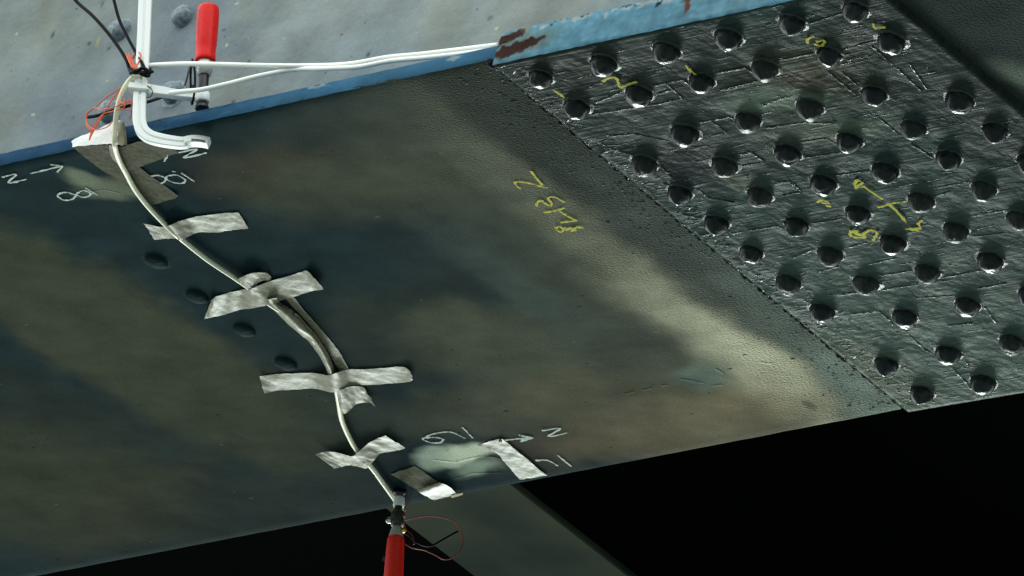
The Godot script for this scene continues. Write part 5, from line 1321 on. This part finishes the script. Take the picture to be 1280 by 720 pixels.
func lower_clamp():
	var c = thing("screw_clamp", "worn clamp hanging below the flange with red handle cut by the frame", "clamp", Vector3(-1.0578, 0.0120, -0.9859), "screw clamps on the flange")
	var a = Vector3(-1.0534, 0.0120, -0.9818)
	part(c, "pressure_pad", lathe_mesh(a, Vector3(-1.0567, 0.0067, -0.9871), [Vector2(0, 0.003), Vector2(0, 0.0105), Vector2(0.6, 0.0108), Vector2(0.9, 0.0098), Vector2(0.9, 0.0066), Vector2(0.5, 0.0055), Vector2(1.0, 0.004)], 24), M.thread_steel)
	part(c, "white_sleeve", lathe_mesh(Vector3(-1.0561, 0.0004, -0.9878), Vector3(-1.0539, -0.0154, -0.9904), [Vector2(0, 0.004), Vector2(0.0, 0.0082), Vector2(0.1, 0.0090), Vector2(0.9, 0.0092), Vector2(1, 0.0084), Vector2(1, 0.003)], 24), M.white_and_lit_tape)
	var prof = []
	for i in 30:
		prof.append(Vector2(i / 29.0, 0.0068 if i % 2 else 0.0058))
	part(c, "spindle", lathe_mesh(Vector3(-1.0574, 0.0093, -0.9864), Vector3(-1.0485, -0.0580, -0.9965), prof, 18), M.thread_steel)
	var st = begin()
	var arm = part(c, "sliding_arm", lathe_mesh(Vector3(-1.0526, -0.0250, -0.9918), Vector3(-1.0495, -0.0483, -0.9954), [Vector2(0, 0.007), Vector2(0.0, 0.0100), Vector2(0.12, 0.0112), Vector2(0.88, 0.0112), Vector2(1, 0.0100), Vector2(1, 0.004)], 24), M.plastic_dark)
	var b0 = Vector3(-1.0511, -0.0359, -0.9936)
	var away = Vector3(-0.7526, -0.0000, -0.6585)
	st = begin()
	sweep(st, [b0 + away * 0.008, b0 + away * 0.04, b0 + away * 0.085], [Vector2(-0.007, -0.005), Vector2(0.007, -0.005), Vector2(0.007, 0.005), Vector2(-0.007, 0.005)], Vector3(0, 1, 0), false)
	part(arm, "arm_bar", finish(st), M.plastic_dark)
	st = begin()
	sweep(st, [b0 + away * 0.094 + Vector3(0, -0.03, 0), b0 + away * 0.094 + Vector3(0, 0.18, 0)], [Vector2(-0.009, -0.005), Vector2(0.009, -0.005), Vector2(0.009, 0.005), Vector2(-0.009, 0.005)], away, false)
	part(c, "rail", finish(st), M.shade_black)
	part(arm, "bolt_head", lathe_mesh(Vector3(-1.0581, -0.0407, -0.9886), Vector3(-1.0592, -0.0464, -0.9782), [Vector2(0, 0.0052), Vector2(0.5, 0.0054), Vector2(0.8, 0.0046), Vector2(1, 0.0012)], 14), M.bright_steel)
	part(arm, "bolt_head", lathe_mesh(Vector3(-1.0454, -0.0336, -0.9940), Vector3(-1.0400, -0.0318, -0.9971), [Vector2(0, 0.004), Vector2(0.6, 0.0042), Vector2(1, 0.001)], 12), M.grey_ferrule)
	part(c, "brass_nut", lathe_mesh(Vector3(-1.0391, -0.0569, -0.9982), Vector3(-1.0334, -0.0543, -1.0016), [Vector2(0, 0.0044), Vector2(0.7, 0.0044), Vector2(1, 0.0018)], 6, true), M.brass)
	var h = part(c, "handle", lathe_mesh(Vector3(-1.0474, -0.0685, -0.9977), Vector3(-1.0337, -0.1685, -1.0134), [Vector2(0, 0.002), Vector2(0, 0.0120), Vector2(0.03, 0.0134), Vector2(0.12, 0.0138), Vector2(0.3, 0.0146), Vector2(0.7, 0.0155), Vector2(0.93, 0.0155), Vector2(0.99, 0.0130), Vector2(1, 0.002)], 32), M.handle_red_worn, "scuffed red handle")
	part(h, "ferrule", lathe_mesh(Vector3(-1.0494, -0.0497, -0.9955), Vector3(-1.0472, -0.0698, -0.9980), [Vector2(0, 0.005), Vector2(0.0, 0.0078), Vector2(0.25, 0.0092), Vector2(0.7, 0.0112), Vector2(1, 0.0120)], 26), M.grey_ferrule)
	# thin dark wires looped behind it
	var o = thing("wire_loop", "thin dark red wire looping beside the lower clamp", "wires", Vector3(-1.0225, -0.0232, -1.0414))
	part(o, "wire", tube_mesh([Vector3(-1.0381, -0.0403, -0.9932), Vector3(-1.0303, -0.0370, -0.9991), Vector3(-1.0153, -0.0258, -1.0133), Vector3(-1.0050, -0.0118, -1.0463), Vector3(-1.0004, -0.0081, -1.0667), Vector3(-0.9982, -0.0183, -1.0844), Vector3(-0.9942, -0.0321, -1.0890), Vector3(-0.9879, -0.0573, -1.0810), Vector3(-0.9872, -0.0773, -1.0666), Vector3(-0.9869, -0.0862, -1.0517), Vector3(-0.9931, -0.0848, -1.0386), Vector3(-1.0053, -0.0825, -1.0247), Vector3(-1.0191, -0.0842, -1.0089), Vector3(-1.0291, -0.0796, -1.0005)], 0.0008, 6, 8), M.wire_red)
	part(o, "wire", tube_mesh([Vector3(-1.0366, 0.0117, -0.9920), Vector3(-1.0359, -0.0012, -0.9928), Vector3(-1.0376, -0.0179, -0.9908), Vector3(-1.0356, -0.0389, -0.9915), Vector3(-1.0293, -0.0568, -0.9988), Vector3(-1.0226, -0.0631, -1.0080), Vector3(-1.0186, -0.0769, -1.0125)], 0.0007, 6, 8), M.wire_red)
	whole("cable", tube_mesh([Vector3(-1.0436, -0.0556, -1.0021), Vector3(-1.0324, -0.0599, -1.0089), Vector3(-1.0208, -0.0690, -1.0191), Vector3(-1.0112, -0.0702, -1.0301), Vector3(-1.0056, -0.0652, -1.0395), Vector3(-1.0024, -0.0533, -1.0492), Vector3(-0.9982, -0.0386, -1.0601), Vector3(-0.9948, -0.0225, -1.0731)], 0.0019, 8, 8), M.cable_black, "short stiff black cord beside the lower clamp", "cord")
